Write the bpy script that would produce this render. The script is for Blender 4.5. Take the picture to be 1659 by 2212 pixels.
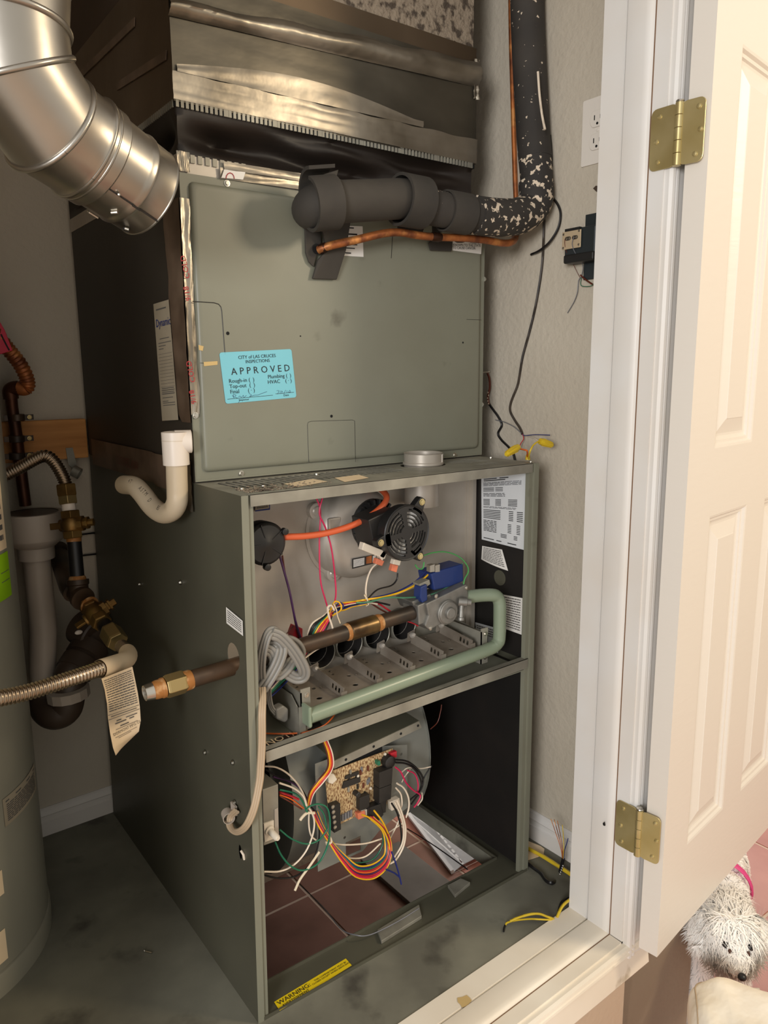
import bpy, bmesh, math, random
from mathutils import Vector, Matrix
from mathutils.geometry import delaunay_2d_cdt
for o in list(bpy.data.objects): bpy.data.objects.remove(o)
random.seed(7)
S = bpy.context.scene
COL = S.collection
def lin(c):
    return tuple(((x/255)/12.92 if x/255 <= .04045 else ((x/255+.055)/1.055)**2.4) for x in c)
# ------------------------------------------------------------------ camera
CX, CY, FPX = 829.5, 1106.0, 1628.0
CAM = Vector((-0.4708, -0.9747, 1.0373))
yaw, pit, rol = map(math.radians, (36.62, 10.35, -0.52))
fw = Vector((math.sin(yaw)*math.cos(pit), math.cos(yaw)*math.cos(pit), -math.sin(pit)))
rt = Vector((math.cos(yaw), -math.sin(yaw), 0)); up = rt.cross(fw)
rt, up = math.cos(rol)*rt+math.sin(rol)*up, -math.sin(rol)*rt+math.cos(rol)*up
cd = bpy.data.cameras.new('camera'); cam = bpy.data.objects.new('camera', cd); COL.objects.link(cam)
cd.sensor_fit = 'VERTICAL'; cd.sensor_height = 36; cd.lens = FPX/2212*36; cd.clip_start = .02
mw = Matrix((rt, up, -fw)).transposed().to_4x4(); mw.translation = CAM; cam.matrix_world = mw
S.camera = cam
# ------------------------------------------------------------------ world, lights, exposure
S.view_settings.view_transform = 'Standard'; S.view_settings.look = 'None'
S.view_settings.gamma = 1; S.view_settings.use_curve_mapping = False
S.view_settings.exposure = 0.10
wd = bpy.data.worlds.new('world'); S.world = wd; wd.use_nodes = True
bg = wd.node_tree.nodes['Background']; bg.inputs[0].default_value = (1, .95, .87, 1); bg.inputs[1].default_value = .66
def area(name, loc, target, size, power, col):
    l = bpy.data.lights.new(name, 'AREA'); l.energy = power; l.color = col; l.shape = 'DISK'; l.size = size
    o = bpy.data.objects.new(name, l); COL.objects.link(o); o.location = loc
    o.rotation_euler = (Vector(target)-Vector(loc)).to_track_quat('-Z', 'Y').to_euler(); return o
area('ceiling_lamp', (1.75, -1.75, 1.95), (.5, -.1, .7), .42, 25, (1, .82, .58))
area('window_daylight', (-2.55, -2.1, 1.35), (.55, -.1, .75), 1.0, 72, (.98, .98, 1))
area('side_fill', (2.5, .75, .75), (1.0, .45, -.35), .7, 16, (.95, .98, 1))  # added fill light that brightens the grille and the floor at the right
# ------------------------------------------------------------------ helpers
TH = math.radians(1.43)      # the closet walls stand slightly turned against the furnace
CT, ST = math.cos(TH), math.sin(TH)
def rm(u, v, z): return Vector((u*CT-v*ST, u*ST+v*CT, z))
RX, RY = Vector((CT, ST, 0)), Vector((-ST, CT, 0))
def _dir(x, y): return rt*((x-CX)/FPX) - up*((y-CY)/FPX) + fw
def _pl(x, y, n, c): d = _dir(x, y); return CAM + d*((c-n.dot(CAM))/n.dot(d))
def Xp(x, y, c): return _pl(x, y, Vector((1, 0, 0)), c)      # a photographed point on the plane x = c, and so on
def Yp(x, y, c): return _pl(x, y, Vector((0, 1, 0)), c)
def Zp(x, y, c): return _pl(x, y, Vector((0, 0, 1)), c)
def Up(x, y, c): return _pl(x, y, RX, c)
def Vp(x, y, c): return _pl(x, y, RY, c)
def Dp(x, y, d): return CAM + _dir(x, y)*d
def vv(p): return Vector(p)
def empty(name, loc, label=None, cat=None, group=None):
    o = bpy.data.objects.new(name, None); COL.objects.link(o); o.location = loc; o.empty_display_size = .05
    if label: o['label'] = label
    if cat: o['category'] = cat
    if group: o['group'] = group
    return o
def tag(o, label, cat, group=None):
    o['label'] = label; o['category'] = cat
    if group: o['group'] = group
    return o
def origin_of(p):
    w = Vector((0, 0, 0))
    while p is not None: w = w + p.location; p = p.parent
    return w
def smooth_path(pts, n=6):
    pts = [vv(p) for p in pts]
    if len(pts) < 3: return pts
    P = [pts[0]*2-pts[1]]+pts+[pts[-1]*2-pts[-2]]; out = []
    for i in range(1, len(P)-2):
        a, b, c, d = P[i-1:i+3]
        for k in range(n):
            t = k/n
            out.append(.5*((2*b)+(c-a)*t+(2*a-5*b+4*c-d)*t*t+(3*b-a-3*c+d)*t**3))
    out.append(pts[-1]); return out
class MB:
    def __init__(s): s.v = []; s.f = []
    def add(s, vs, fs):
        o = len(s.v); s.v += [vv(p) for p in vs]; s.f += [tuple(i+o for i in f) for f in fs]; return s
    def box(s, x0, x1, y0, y1, z0, z1, tf=None):
        vs = [Vector((x, y, z)) for x in (x0, x1) for y in (y0, y1) for z in (z0, z1)]
        if tf: vs = [tf(*p) for p in vs]
        return s.add(vs, [(0, 1, 3, 2), (4, 6, 7, 5), (0, 4, 5, 1), (2, 3, 7, 6), (0, 2, 6, 4), (1, 5, 7, 3)])
    def obox(s, c, a, b, d):
        c, a, b, d = map(vv, (c, a, b, d))
        vs = [c+a*i+b*j+d*k for i in (-1, 1) for j in (-1, 1) for k in (-1, 1)]
        return s.add(vs, [(0, 1, 3, 2), (4, 6, 7, 5), (0, 4, 5, 1), (2, 3, 7, 6), (0, 2, 6, 4), (1, 5, 7, 3)])
    def prism(s, poly, ext):
        poly = [vv(p) for p in poly]; ext = vv(ext); n = len(poly)
        vs = poly+[p+ext for p in poly]
        fs = [tuple(range(n))[::-1], tuple(range(n, 2*n))]+[(i, (i+1) % n, n+(i+1) % n, n+i) for i in range(n)]
        return s.add(vs, fs)
    def tube(s, path, r, n=10, cap=True, sect=None, side=None):
        path = [vv(p) for p in path]; m = len(path)
        rs = r if isinstance(r, (list, tuple)) else [r]*m
        T = [(path[min(i+1, m-1)]-path[max(i-1, 0)]).normalized() for i in range(m)]
        N = vv(side) if side is not None else T[0].orthogonal()
        vs = []
        for i in range(m):
            N = (N-T[i]*N.dot(T[i]))
            N = N.normalized() if N.length > 1e-6 else T[i].orthogonal().normalized()
            B = T[i].cross(N)
            for k in range(n):
                a = 2*math.pi*k/n
                ca, sa = math.cos(a), math.sin(a)
                if sect: ca *= sect[0]; sa *= sect[1]
                vs.append(path[i]+(N*ca+B*sa)*rs[i])
        fs = [(i*n+k, i*n+(k+1) % n, (i+1)*n+(k+1) % n, (i+1)*n+k) for i in range(m-1) for k in range(n)]
        if cap: fs += [tuple(range(n))[::-1], tuple(range((m-1)*n, m*n))]
        return s.add(vs, fs)
    def lathe(s, o, d, prof, n=24, cap=True, ref=None):
        o = vv(o); d = vv(d).normalized(); N = vv(ref) if ref is not None else d.orthogonal()
        N = (N-d*N.dot(d)).normalized(); B = d.cross(N); vs = []
        for t, r in prof:
            for k in range(n):
                a = 2*math.pi*(k+.5)/n; vs.append(o+d*t+(N*math.cos(a)+B*math.sin(a))*r)
        m = len(prof)
        fs = [(i*n+k, i*n+(k+1) % n, (i+1)*n+(k+1) % n, (i+1)*n+k) for i in range(m-1) for k in range(n)]
        if cap: fs += [tuple(range(n))[::-1], tuple(range((m-1)*n, m*n))]
        return s.add(vs, fs)
    def hexnut(s, o, d, L, r, ref=None):
        return s.lathe(o, d, [(0, r*.93), (L*.12, r), (L*.88, r), (L, r*.93)], 6, True, ref)
    def ball(s, c, r, n=10):
        c = vv(c); rr = r if isinstance(r, (tuple, list)) else (r, r, r); vs = []; fs = []
        for i in range(1, n):
            for k in range(2*n):
                th, ph = math.pi*i/n, math.pi*k/n
                vs.append(c+Vector((rr[0]*math.sin(th)*math.cos(ph), rr[1]*math.sin(th)*math.sin(ph), rr[2]*math.cos(th))))
        m = 2*n
        fs = [(i*m+k, (i+1)*m+k, (i+1)*m+(k+1) % m, i*m+(k+1) % m) for i in range(n-2) for k in range(m)]
        vs += [c+Vector((0, 0, rr[2])), c-Vector((0, 0, rr[2]))]; a = len(vs)-2
        fs += [(a, k, (k+1) % m) for k in range(m)]+[(a+1, (n-2)*m+(k+1) % m, (n-2)*m+k) for k in range(m)]
        return s.add(vs, fs)
    def grid(s, fn, nu, nv):
        vs = [fn(i/nu, j/nv) for i in range(nu+1) for j in range(nv+1)]; w = nv+1
        return s.add(vs, [(i*w+j, (i+1)*w+j, (i+1)*w+j+1, i*w+j+1) for i in range(nu) for j in range(nv)])
    def plate(s, o, ax, ay, th, outer, holes=()):
        """a sheet with real holes: outline and holes in the plane (ax, ay) at o, extruded by th"""
        o, ax, ay, th = map(vv, (o, ax, ay, th)); loops = [list(outer)]+[list(h) for h in holes]
        flat = [Vector(p) for l in loops for p in l]; n = len(flat); ed = []; k = 0
        for l in loops: ed += [(k+i, k+(i+1) % len(l)) for i in range(len(l))]; k += len(l)
        cv, ce, cf, ov, _, _ = delaunay_2d_cdt(flat, ed, [], 0, 1e-7)
        def inside(p, l):
            r = False
            for i in range(len(l)):
                (x0, y0), (x1, y1) = l[i-1], l[i]
                if (y0 > p[1]) != (y1 > p[1]) and p[0] < (x1-x0)*(p[1]-y0)/(y1-y0)+x0: r = not r
            return r
        tri = []
        for t in cf:
            c = sum((cv[q] for q in t), Vector((0, 0)))/len(t)
            if inside(c, loops[0]) and not any(inside(c, h) for h in loops[1:]): tri.append(tuple(ov[q][0] if ov[q] else 0 for q in t))
        vs = [o+ax*p[0]+ay*p[1] for p in flat]; vs += [p+th for p in vs]
        fs = tri+[tuple(q+n for q in t[::-1]) for t in tri]; k = 0
        for l in loops:
            m = len(l); fs += [(k+i, k+(i+1) % m, n+k+(i+1) % m, n+k+i) for i in range(m)]; k += m
        return s.add(vs, fs)
    def build(s, name, mat, parent=None, smooth=None, bev=0, label=None, kind=None, loc=None, normals=True):
        w = origin_of(parent) if parent else (vv(loc) if loc is not None else Vector((0, 0, 0)))
        me = bpy.data.meshes.new(name); me.from_pydata([p-w for p in s.v], [], s.f); me.validate()
        if normals:
            b = bmesh.new(); b.from_mesh(me); bmesh.ops.recalc_face_normals(b, faces=b.faces); b.to_mesh(me); b.free()
        o = bpy.data.objects.new(name, me); COL.objects.link(o); me.materials.append(mat)
        if parent: o.parent = parent
        else: o.location = w
        if smooth is not None:
            for p in me.polygons: p.use_smooth = True
            me.set_sharp_from_angle(angle=math.radians(smooth))
        if bev:
            m = o.modifiers.new('bevel', 'BEVEL'); m.width = bev; m.segments = 2; m.limit_method = 'ANGLE'; m.angle_limit = math.radians(50)
        if label: o['label'] = label
        if kind: o['kind'] = kind
        return o
def circ(cx, cy, r, n=20, ry=None): return [(cx+r*math.cos(2*math.pi*k/n), cy+(ry or r)*math.sin(2*math.pi*k/n)) for k in range(n)]
def rect(a, b, c, d): return [(a, c), (b, c), (b, d), (a, d)]
def rrect(a, b, c, d, r, n=4):
    out = []
    for cx, cy, a0 in ((b-r, d-r, 0), (a+r, d-r, 90), (a+r, c+r, 180), (b-r, c+r, 270)):
        for k in range(n+1):
            t = math.radians(a0+90*k/n); out.append((cx+r*math.cos(t), cy+r*math.sin(t)))
    return out
def wire(name, pts, r, mat, parent, n=6, sub=6, label=None):
    return MB().tube(smooth_path(pts, sub), r, n).build(name, mat, parent, smooth=60, label=label)
def screw(o, d, r, mat, parent, name='screw', hexh=True):
    b = MB(); b.lathe(o, d, [(0, r*1.5), (r*.25, r*1.5), (r*.3, r)], 14)
    if hexh: b.hexnut(vv(o)+vv(d).normalized()*r*.25, d, r*.8, r*1.02)
    else:
        b.lathe(vv(o)+vv(d).normalized()*r*.25, d, [(0, r*1.3), (r*.35, r*1.1), (r*.5, r*.5)], 14)
    return b.build(name, mat, parent, smooth=40)
_tc = {}
def letters(items, name, mat, parent, eps=.0004):
    """flat print: items = (text, height, origin, xdir, ydir, align); all lines of one label are one mesh"""
    b = MB()
    for t, h, o, xd, yd, al in items:
        key = (t, al)
        if key not in _tc:
            cu = bpy.data.curves.new('t', 'FONT'); cu.body = t; cu.align_x = al; cu.size = 1; cu.resolution_u = 2
            ob = bpy.data.objects.new('t', cu); COL.objects.link(ob)
            me = bpy.data.meshes.new_from_object(ob.evaluated_get(bpy.context.evaluated_depsgraph_get()))
            _tc[key] = ([v.co.copy() for v in me.vertices], [tuple(p.vertices) for p in me.polygons])
            bpy.data.objects.remove(ob); bpy.data.curves.remove(cu); bpy.data.meshes.remove(me)
        vs, fs = _tc[key]; xd = vv(xd).normalized(); yd = vv(yd).normalized(); n = xd.cross(yd)
        k = h/.69
        b.add([vv(o)+xd*(p.x*k)+yd*(p.y*k)+n*eps for p in vs], fs)
    return b.build(name, mat, parent, normals=False)
def lerp(a, b, t): return a+(b-a)*t
def label_sheet(name, q, mat, parent, ink, lines, th=.0006, bend=0.0, label=None, nu=6):
    """a paper sheet from four corners (TL, TR, BR, BL) with printed lines: (row, height, [(u0, u1) ...])"""
    TL, TR, BR, BL = map(vv, q); n = (BL-TL).cross(TR-TL).normalized()
    def at(u, v, e=0): return lerp(lerp(TL, TR, u), lerp(BL, BR, u), v)+n*(e+bend*4*u*(1-u)*math.sin(math.pi*v*.5))
    b = MB(); b.grid(lambda u, v: at(u, v, th), nu, 4)
    o = b.build(name, mat, parent, smooth=60, label=label)
    if lines:
        b = MB()
        for v, h, segs in lines:
            for a, c in segs: b.add([at(a, v, th+.0003), at(c, v, th+.0003), at(c, v+h, th+.0003), at(a, v+h, th+.0003)], [(0, 1, 2, 3)])
        b.build('print', ink, o if parent is None or parent.parent is None else parent, normals=False)
    return o
def textlines(n, v0, v1, u0=.06, u1=.94, frac=.5, seed=1, broken=.0):
    rr = random.Random(seed); out = []; h = (v1-v0)/n
    for i in range(n):
        a = u0; segs = []
        while a < u1-.02:
            w = rr.uniform(.05, .16); segs.append((a, min(a+w, u1))); a += w+.015
            if rr.random() < broken: break
        out.append((v0+i*h, h*frac, segs))
    return out
# ------------------------------------------------------------------ materials (procedural)
def mat(name, c, rough=.6, metal=0, c2=None, ns=20, nd=3, amt=(.35, .65), bump=0, bs=60, spec=.5, stretch=None, c3=None, s3=8, t3=(.6, .66), bd=.002, trans=0):
    m = bpy.data.materials.new(name); m.use_nodes = True; t = m.node_tree; N = t.nodes; L = t.links
    p = N['Principled BSDF']; p.inputs['Roughness'].default_value = rough; p.inputs['Metallic'].default_value = metal
    p.inputs['Specular IOR Level'].default_value = spec; p.inputs['Base Color'].default_value = (*lin(c), 1)
    tc = N.new('ShaderNodeTexCoord'); src = tc.outputs['Object']
    if stretch:
        mp = N.new('ShaderNodeMapping'); mp.inputs['Scale'].default_value = stretch; L.new(src, mp.inputs[0]); src = mp.outputs[0]
    out = None
    def noise(sc, det):
        n = N.new('ShaderNodeTexNoise'); n.inputs['Scale'].default_value = sc; n.inputs['Detail'].default_value = det; L.new(src, n.inputs['Vector']); return n
    def ramp(n, a, b, ca, cb):
        r = N.new('ShaderNodeValToRGB'); e = r.color_ramp.elements; e[0].position, e[1].position = a, b
        e[0].color, e[1].color = (*ca, 1), (*cb, 1); L.new(n.outputs[0], r.inputs[0]); return r.outputs[0]
    if c2: out = ramp(noise(ns, nd), amt[0], amt[1], lin(c), lin(c2))
    if c3:
        f = ramp(noise(s3, 6), t3[0], t3[1], (0, 0, 0), (1, 1, 1)); mx = N.new('ShaderNodeMix'); mx.data_type = 'RGBA'
        L.new(f, mx.inputs['Factor'])
        if out: L.new(out, mx.inputs['A'])
        else: mx.inputs['A'].default_value = (*lin(c), 1)
        mx.inputs['B'].default_value = (*lin(c3), 1); out = mx.outputs['Result']
    if out: L.new(out, p.inputs['Base Color'])
    if bump:
        n = noise(bs, 4); bm = N.new('ShaderNodeBump'); bm.inputs['Strength'].default_value = bump; bm.inputs['Distance'].default_value = bd
        L.new(n.outputs[0], bm.inputs['Height']); L.new(bm.outputs[0], p.inputs['Normal'])
    if trans: p.inputs['Transmission Weight'].default_value = trans
    return m
M = {}
M['wall'] = mat('wall_paint', (196, 186, 168), .9, c2=(188, 177, 158), ns=3, bump=.5, bs=90, bd=.004)
M['wall2'] = mat('room_wall_paint', (196, 176, 152), .9, bump=.3, bs=90, bd=.003)
M['trim'] = mat('trim_paint', (222, 219, 214), .45, c2=(218, 211, 201), ns=5, c3=(170, 155, 132), s3=9, t3=(.73, .8))
M['sill'] = mat('sill_paint', (238, 229, 212), .5, c2=(228, 217, 198), ns=6, c3=(176, 162, 138), s3=11, t3=(.70, .78))
M['door'] = mat('door_paint', (222, 214, 202), .42, bump=.25, bs=26, bd=.0015, stretch=(1, 1, 4))
M['floor'] = mat('platform_paint', (132, 130, 114), .75, c2=(100, 98, 86), ns=5, nd=6, c3=(72, 69, 60), s3=9, t3=(.58, .72), bump=.2, bs=40)
M['tile'] = mat('tile_terracotta', (142, 104, 90), .45, c2=(112, 80, 68), ns=5, nd=6)
M['tile2'] = mat('tile_pink', (186, 128, 112), .5, c2=(166, 106, 92), ns=5, nd=6)
M['grout'] = mat('grout', (200, 176, 156), .9)
M['plywood'] = mat('platform_underside', (70, 58, 46), .9)
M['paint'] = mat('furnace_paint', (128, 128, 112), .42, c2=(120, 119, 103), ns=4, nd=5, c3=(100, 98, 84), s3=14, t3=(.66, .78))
M['paint_shaded'] = mat('furnace_paint_shaded', (84, 82, 68), .45, c2=(74, 72, 60), ns=4, nd=5)  # same furnace paint, darkened in colour for its shaded faces
M['case_shaded'] = mat('case_paint_shaded', (52, 46, 38), .55, c2=(44, 39, 32), ns=4)  # cabinet paint with the shade of the unlit side mixed into it
M['insul'] = mat('black_duct_liner', (22, 20, 18), .55, c2=(30, 26, 23), ns=9, bump=.25, bs=30)
M['galv'] = mat('galvanised_sheet', (190, 182, 170), .42, .35, c2=(168, 159, 146), ns=7, nd=6, bump=.05, bs=20)
M['galv2'] = mat('galvanised_bracket', (160, 156, 142), .5, .35, c2=(132, 128, 116), ns=16, nd=5)
M['bluegrey'] = mat('blower_steel', (152, 153, 145), .42, .45, c2=(128, 129, 122), ns=6, nd=5)
M['steeldk'] = mat('burner_steel', (150, 141, 128), .5, .3, c2=(124, 113, 100), ns=18, nd=5)
M['steel'] = mat('bright_steel', (200, 196, 186), .28, 1)
M['alu'] = mat('cast_aluminium', (150, 148, 142), .5, .75, c2=(132, 130, 124), ns=40, bump=.1, bs=200)
M['black'] = mat('black_plastic', (30, 29, 28), .45)
M['blackm'] = mat('black_iron', (44, 38, 32), .45, .3, c2=(78, 58, 40), ns=14, nd=5)
M['void'] = mat('dark_cavity', (10, 9, 8), .9)
M['flue'] = mat('flue_aluminium', (184, 178, 168), .34, 1, c2=(164, 158, 148), ns=5, nd=4, bump=.12, bs=7, bd=.01)
M['foil'] = mat('foil_tape', (172, 163, 148), .36, .85, c2=(128, 119, 104), ns=7, nd=4, bump=.22, bs=14, bd=.006)
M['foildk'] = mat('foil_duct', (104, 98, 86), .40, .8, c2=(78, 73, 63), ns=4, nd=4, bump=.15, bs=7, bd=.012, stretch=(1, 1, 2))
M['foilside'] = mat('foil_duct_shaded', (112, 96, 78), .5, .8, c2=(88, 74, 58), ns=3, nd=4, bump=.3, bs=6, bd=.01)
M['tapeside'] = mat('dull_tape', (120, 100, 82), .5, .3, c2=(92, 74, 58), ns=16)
M['kraft'] = mat('bare_duct_board', (74, 58, 44), .8, c2=(62, 48, 36), ns=5)
M['stucco'] = mat('sprayed_plaster', (138, 124, 106), .95, c3=(74, 63, 52), s3=60, t3=(.5, .6), bump=1, bs=90, bd=.006)
M['canvas'] = mat('black_canvas', (27, 20, 15), .5, c2=(36, 27, 20), ns=6, bump=.12, bs=14, bd=.006)
M['foam'] = mat('foam_insulation', (48, 44, 39), .8, c2=(60, 55, 48), ns=12, nd=5, bump=.2, bs=120, bd=.001)
M['foamsp'] = mat('foam_with_plaster_specks', (46, 42, 38), .8, c2=(58, 53, 47), ns=12, c3=(214, 196, 172), s3=95, t3=(.665, .68))
M['foamsp2'] = mat('foam_with_plaster_splashes', (48, 44, 40), .8, c2=(58, 53, 47), ns=12, c3=(216, 198, 174), s3=95, t3=(.575, .59))
M['copper'] = mat('copper_tube', (196, 118, 62), .48, .5, c2=(112, 62, 38), ns=30, nd=5, c3=(214, 146, 82), s3=26, t3=(.58, .7))
M['copperdk'] = mat('tarnished_copper', (92, 54, 34), .45, .7, c2=(60, 36, 24), ns=12)
M['brass'] = mat('brass_fitting', (150, 118, 66), .4, .8, c2=(112, 84, 46), ns=20)
M['brassy'] = mat('hinge_brass', (206, 190, 140), .34, .75, c2=(190, 172, 118), ns=16)
M['brassnut'] = mat('pale_brass', (172, 150, 102), .35, .85)
M['pipedope'] = mat('pipe_sealant', (158, 104, 50), .6, .2, c2=(206, 168, 120), ns=70, amt=(.5, .75))
M['pvc'] = mat('white_pvc', (226, 214, 200), .35)
M['pvc2'] = mat('cream_pvc', (206, 190, 164), .4, c2=(196, 178, 150), ns=9)
M['pvcgrey'] = mat('grey_pvc', (172, 160, 146), .5, c2=(158, 146, 132), ns=7)
M['absdk'] = mat('brown_drain_pipe', (74, 60, 48), .45, c2=(62, 50, 40), ns=7)
M['wood'] = mat('pine_board', (206, 144, 78), .65, c2=(172, 112, 54), ns=4, nd=5, stretch=(1, 1, 9))
M['tank'] = mat('water_heater_enamel', (150, 147, 131), .4, c2=(140, 136, 120), ns=3)
M['flex'] = mat('stainless_flex', (176, 158, 136), .3, 1)
M['paper'] = mat('white_label', (226, 222, 214), .6)
M['paperg'] = mat('silver_label', (216, 218, 218), .45, c2=(206, 208, 208), ns=5)
M['papery'] = mat('cream_tag', (238, 214, 178), .75, c2=(226, 200, 162), ns=9)
M['papermeas'] = mat('aged_label', (168, 156, 134), .65, c2=(150, 138, 116), ns=8)
M['blue'] = mat('inspection_blue', (118, 190, 204), .6)
M['yellow'] = mat('warning_yellow', (226, 198, 22), .5)
M['green'] = mat('lime_tag', (140, 190, 10), .6)
M['red'] = mat('red_tag', (206, 26, 62), .5)
M['ink'] = mat('black_ink', (26, 24, 24), .7)
M['inkgrey'] = mat('grey_ink', (92, 88, 84), .8)
M['inkred'] = mat('red_ink', (170, 30, 40), .6)
M['inkblue'] = mat('blue_ink', (24, 48, 120), .6)
M['pencil'] = mat('pen_ink', (60, 84, 110), .7)
for k, c in dict(white=(222, 206, 184), yellow=(232, 178, 28), red=(186, 34, 48), pink=(204, 40, 84), green=(32, 110, 80), black=(24, 22, 22), blue=(34, 44, 110), orange=(222, 104, 40), purple=(70, 36, 78), brown=(96, 44, 30), grey=(112, 112, 116), ltgreen=(70, 150, 80), teal=(74, 130, 100)).items():
    M['w_'+k] = mat('wire_'+k, c, .38)
M['rubber'] = mat('orange_rubber_hose', (206, 92, 52), .5)
M['cord'] = mat('grey_flat_cord', (132, 128, 120), .45)
M['cordlt'] = mat('beige_cord', (176, 154, 126), .5)
M['bluep'] = mat('blue_solenoid', (30, 50, 104), .4)
M['manif'] = mat('green_manifold_paint', (128, 140, 118), .32)
M['pcb'] = mat('circuit_board', (200, 174, 130), .5, c2=(124, 88, 56), ns=420, nd=2, amt=(.44, .58), stretch=(1, 1, .4))
M['chip'] = mat('black_chip', (38, 35, 32), .5)
M['salmon'] = mat('salmon_connector', (206, 116, 84), .5)
M['nylon'] = mat('white_nylon', (216, 204, 184), .45)
M['nut'] = mat('yellow_wire_nut', (214, 182, 44), .4)
M['outlet'] = mat('outlet_plastic', (224, 216, 204), .35)
M['xfmr'] = mat('transformer_case', (52, 58, 60), .4, .4)
M['xplate'] = mat('terminal_plate', (214, 192, 158), .35, .4)
M['fur'] = mat('dog_fur', (252, 249, 243), .8)
M['skin'] = mat('dog_skin', (248, 242, 232), .8)
M['dognose'] = mat('dog_nose', (16, 14, 16), .35)
M['trouser'] = mat('cream_trousers', (248, 241, 226), .85, c2=(240, 228, 204), ns=7, bump=.6, bs=9, bd=.02)
M['seam'] = mat('trouser_seam', (176, 156, 130), .9)
M['pinkc'] = mat('pink_collar', (214, 66, 128), .5)
M['grille'] = mat('white_grille', (232, 234, 236), .45)
M['stain'] = mat('dried_glue', (196, 168, 112), .7)
M['tie'] = mat('cable_tie', (212, 196, 168), .5)
M['soot_shade'] = mat('sooty_shaded_bore', (26, 22, 19), .9)  # soot, darkened further for the shade deep in the tubes
M['greyboard'] = mat('grey_board', (122, 116, 108), .8, c2=(104, 98, 90), ns=7)
M['tear'] = mat('tear_stain', (78, 50, 38), .7)
M['bronze'] = mat('dark_bronze_coupling', (120, 96, 58), .34, .7, c2=(64, 48, 30), ns=24, nd=5)
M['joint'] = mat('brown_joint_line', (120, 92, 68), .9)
M['groove_shade'] = mat('grey_groove_shade', (158, 154, 148), .8)  # flat grey standing in for the shade in the grooves
# ------------------------------------------------------------------ the setting
def struct(name, b, m, bev=0, smooth=None, parent=None):
    o = b.build(name, m, parent, bev=bev, smooth=smooth)
    if parent is None: o['kind'] = 'structure'
    return o
EZ_ = Vector((0, 0, 1))
ZF = -.39                                     # tiled room floor, the closet stands on a platform above it
# platform with the opening the furnace draws its return air through
b = MB(); o0 = rm(-.98, -.15, -.035)
hole = [(v.dot(RX)+.98, v.dot(RY)+.15) for v in (Vector((.035, .062, 0)), Vector((.596, .062, 0)), Vector((.596, .62, 0)), Vector((.035, .62, 0)))]
b.plate(o0, RX, RY, (0, 0, .035), rect(0, 1.72, 0, .95), [hole])
struct('floor', b, M['floor'])
# tiled floor below and in the room: one slab of grout, every tile in view a piece of its own
fl = empty('floor', (0, 0, ZF)); fl['kind'] = 'structure'
MB().box(-.9, 3.4, -3.2, 2.2, ZF-.03, ZF-.002).build('grout_bed', M['grout'], fl)
TS = .4055; tx0, ty0 = .4735, .665
tiles = {}
for i in range(-2, 6):
    for j in range(-3, 4):
        x0, y0 = tx0+(i-0)*TS, ty0+(j-1)*TS
        if x0 > 2.4 or y0 < -1.3 or x0 < -.4: continue
        room_side = (x0 > .85) or y0 < -.3
        b = MB(); g = .0022; e = .003; z = ZF+random.uniform(-.0004, .0004)
        vs = [(x0+g, y0+g, ZF-.004), (x0+TS-g, y0+g, ZF-.004), (x0+TS-g, y0+TS-g, ZF-.004), (x0+g, y0+TS-g, ZF-.004),
              (x0+g+e, y0+g+e, z), (x0+TS-g-e, y0+g+e, z), (x0+TS-g-e, y0+TS-g-e, z), (x0+g+e, y0+TS-g-e, z)]
        b.add(vs, [(4, 5, 6, 7), (0, 1, 5, 4), (1, 2, 6, 5), (2, 3, 7, 6), (3, 0, 4, 7)])
        b.build('tile', M['tile2'] if room_side else M['tile'], fl)
# walls
def wbox(name, u0, u1, v0, v1, z0, z1, m='wall'):
    return struct(name, MB().box(u0, u1, v0, v1, z0, z1, rm), M[m])
ZC = 2.35
wbox('wall_back', -1.0, .86, .772, .86, ZF, ZC)
wbox('wall_right', .728, .862, -.142, .772, -.035, ZC)
wbox('wall_left', -1.06, -.98, -.262, .86, ZF, ZC)
wbox('wall_front', .62, .862, -.262, -.142, -.37, ZC, 'wall2')
wbox('wall_front', -1.06, -.62, -.262, -.142, ZF, ZC, 'wall2')
wbox('wall_front', -.62, .62, -.262, -.142, 2.08, ZC, 'wall2')
wbox('wall_front', -.62, .862, -.262, -.150, ZF, -.02, 'wall2')     # below the sill
struct('wall_far', MB().box(3.36, 3.42, -3.2, 2.2, ZF, ZC), M['wall2']); struct('wall_far', MB().box(.87, 3.36, 2.12, 2.18, ZF, ZC), M['wall2'])
wbox('ceiling', -1.06, .862, -.262, .86, ZC, ZC+.05)
def baseboard(name, prof, a, c, inward):
    """prof: (out, z) pairs; from a to c along the wall, standing out along inward"""
    b = MB(); b.prism([a+inward*x+Vector((0, 0, z)) for x, z in prof], c-a)
    struct(name, b, M['trim'])
BB = [(0, 0), (.014, 0), (.014, .034), (.011, .036), (.011, .046), (.0125, .049), (.008, .056), (.007, .0605), (.003, .064), (0, .064)]
baseboard('baseboard_right', BB, rm(.728, .772, 0), rm(.728, -.142, 0), RX*-1)
baseboard('baseboard_back', BB, rm(-.98, .772, 0), rm(.728, .772, 0), RY*-1)
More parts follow.
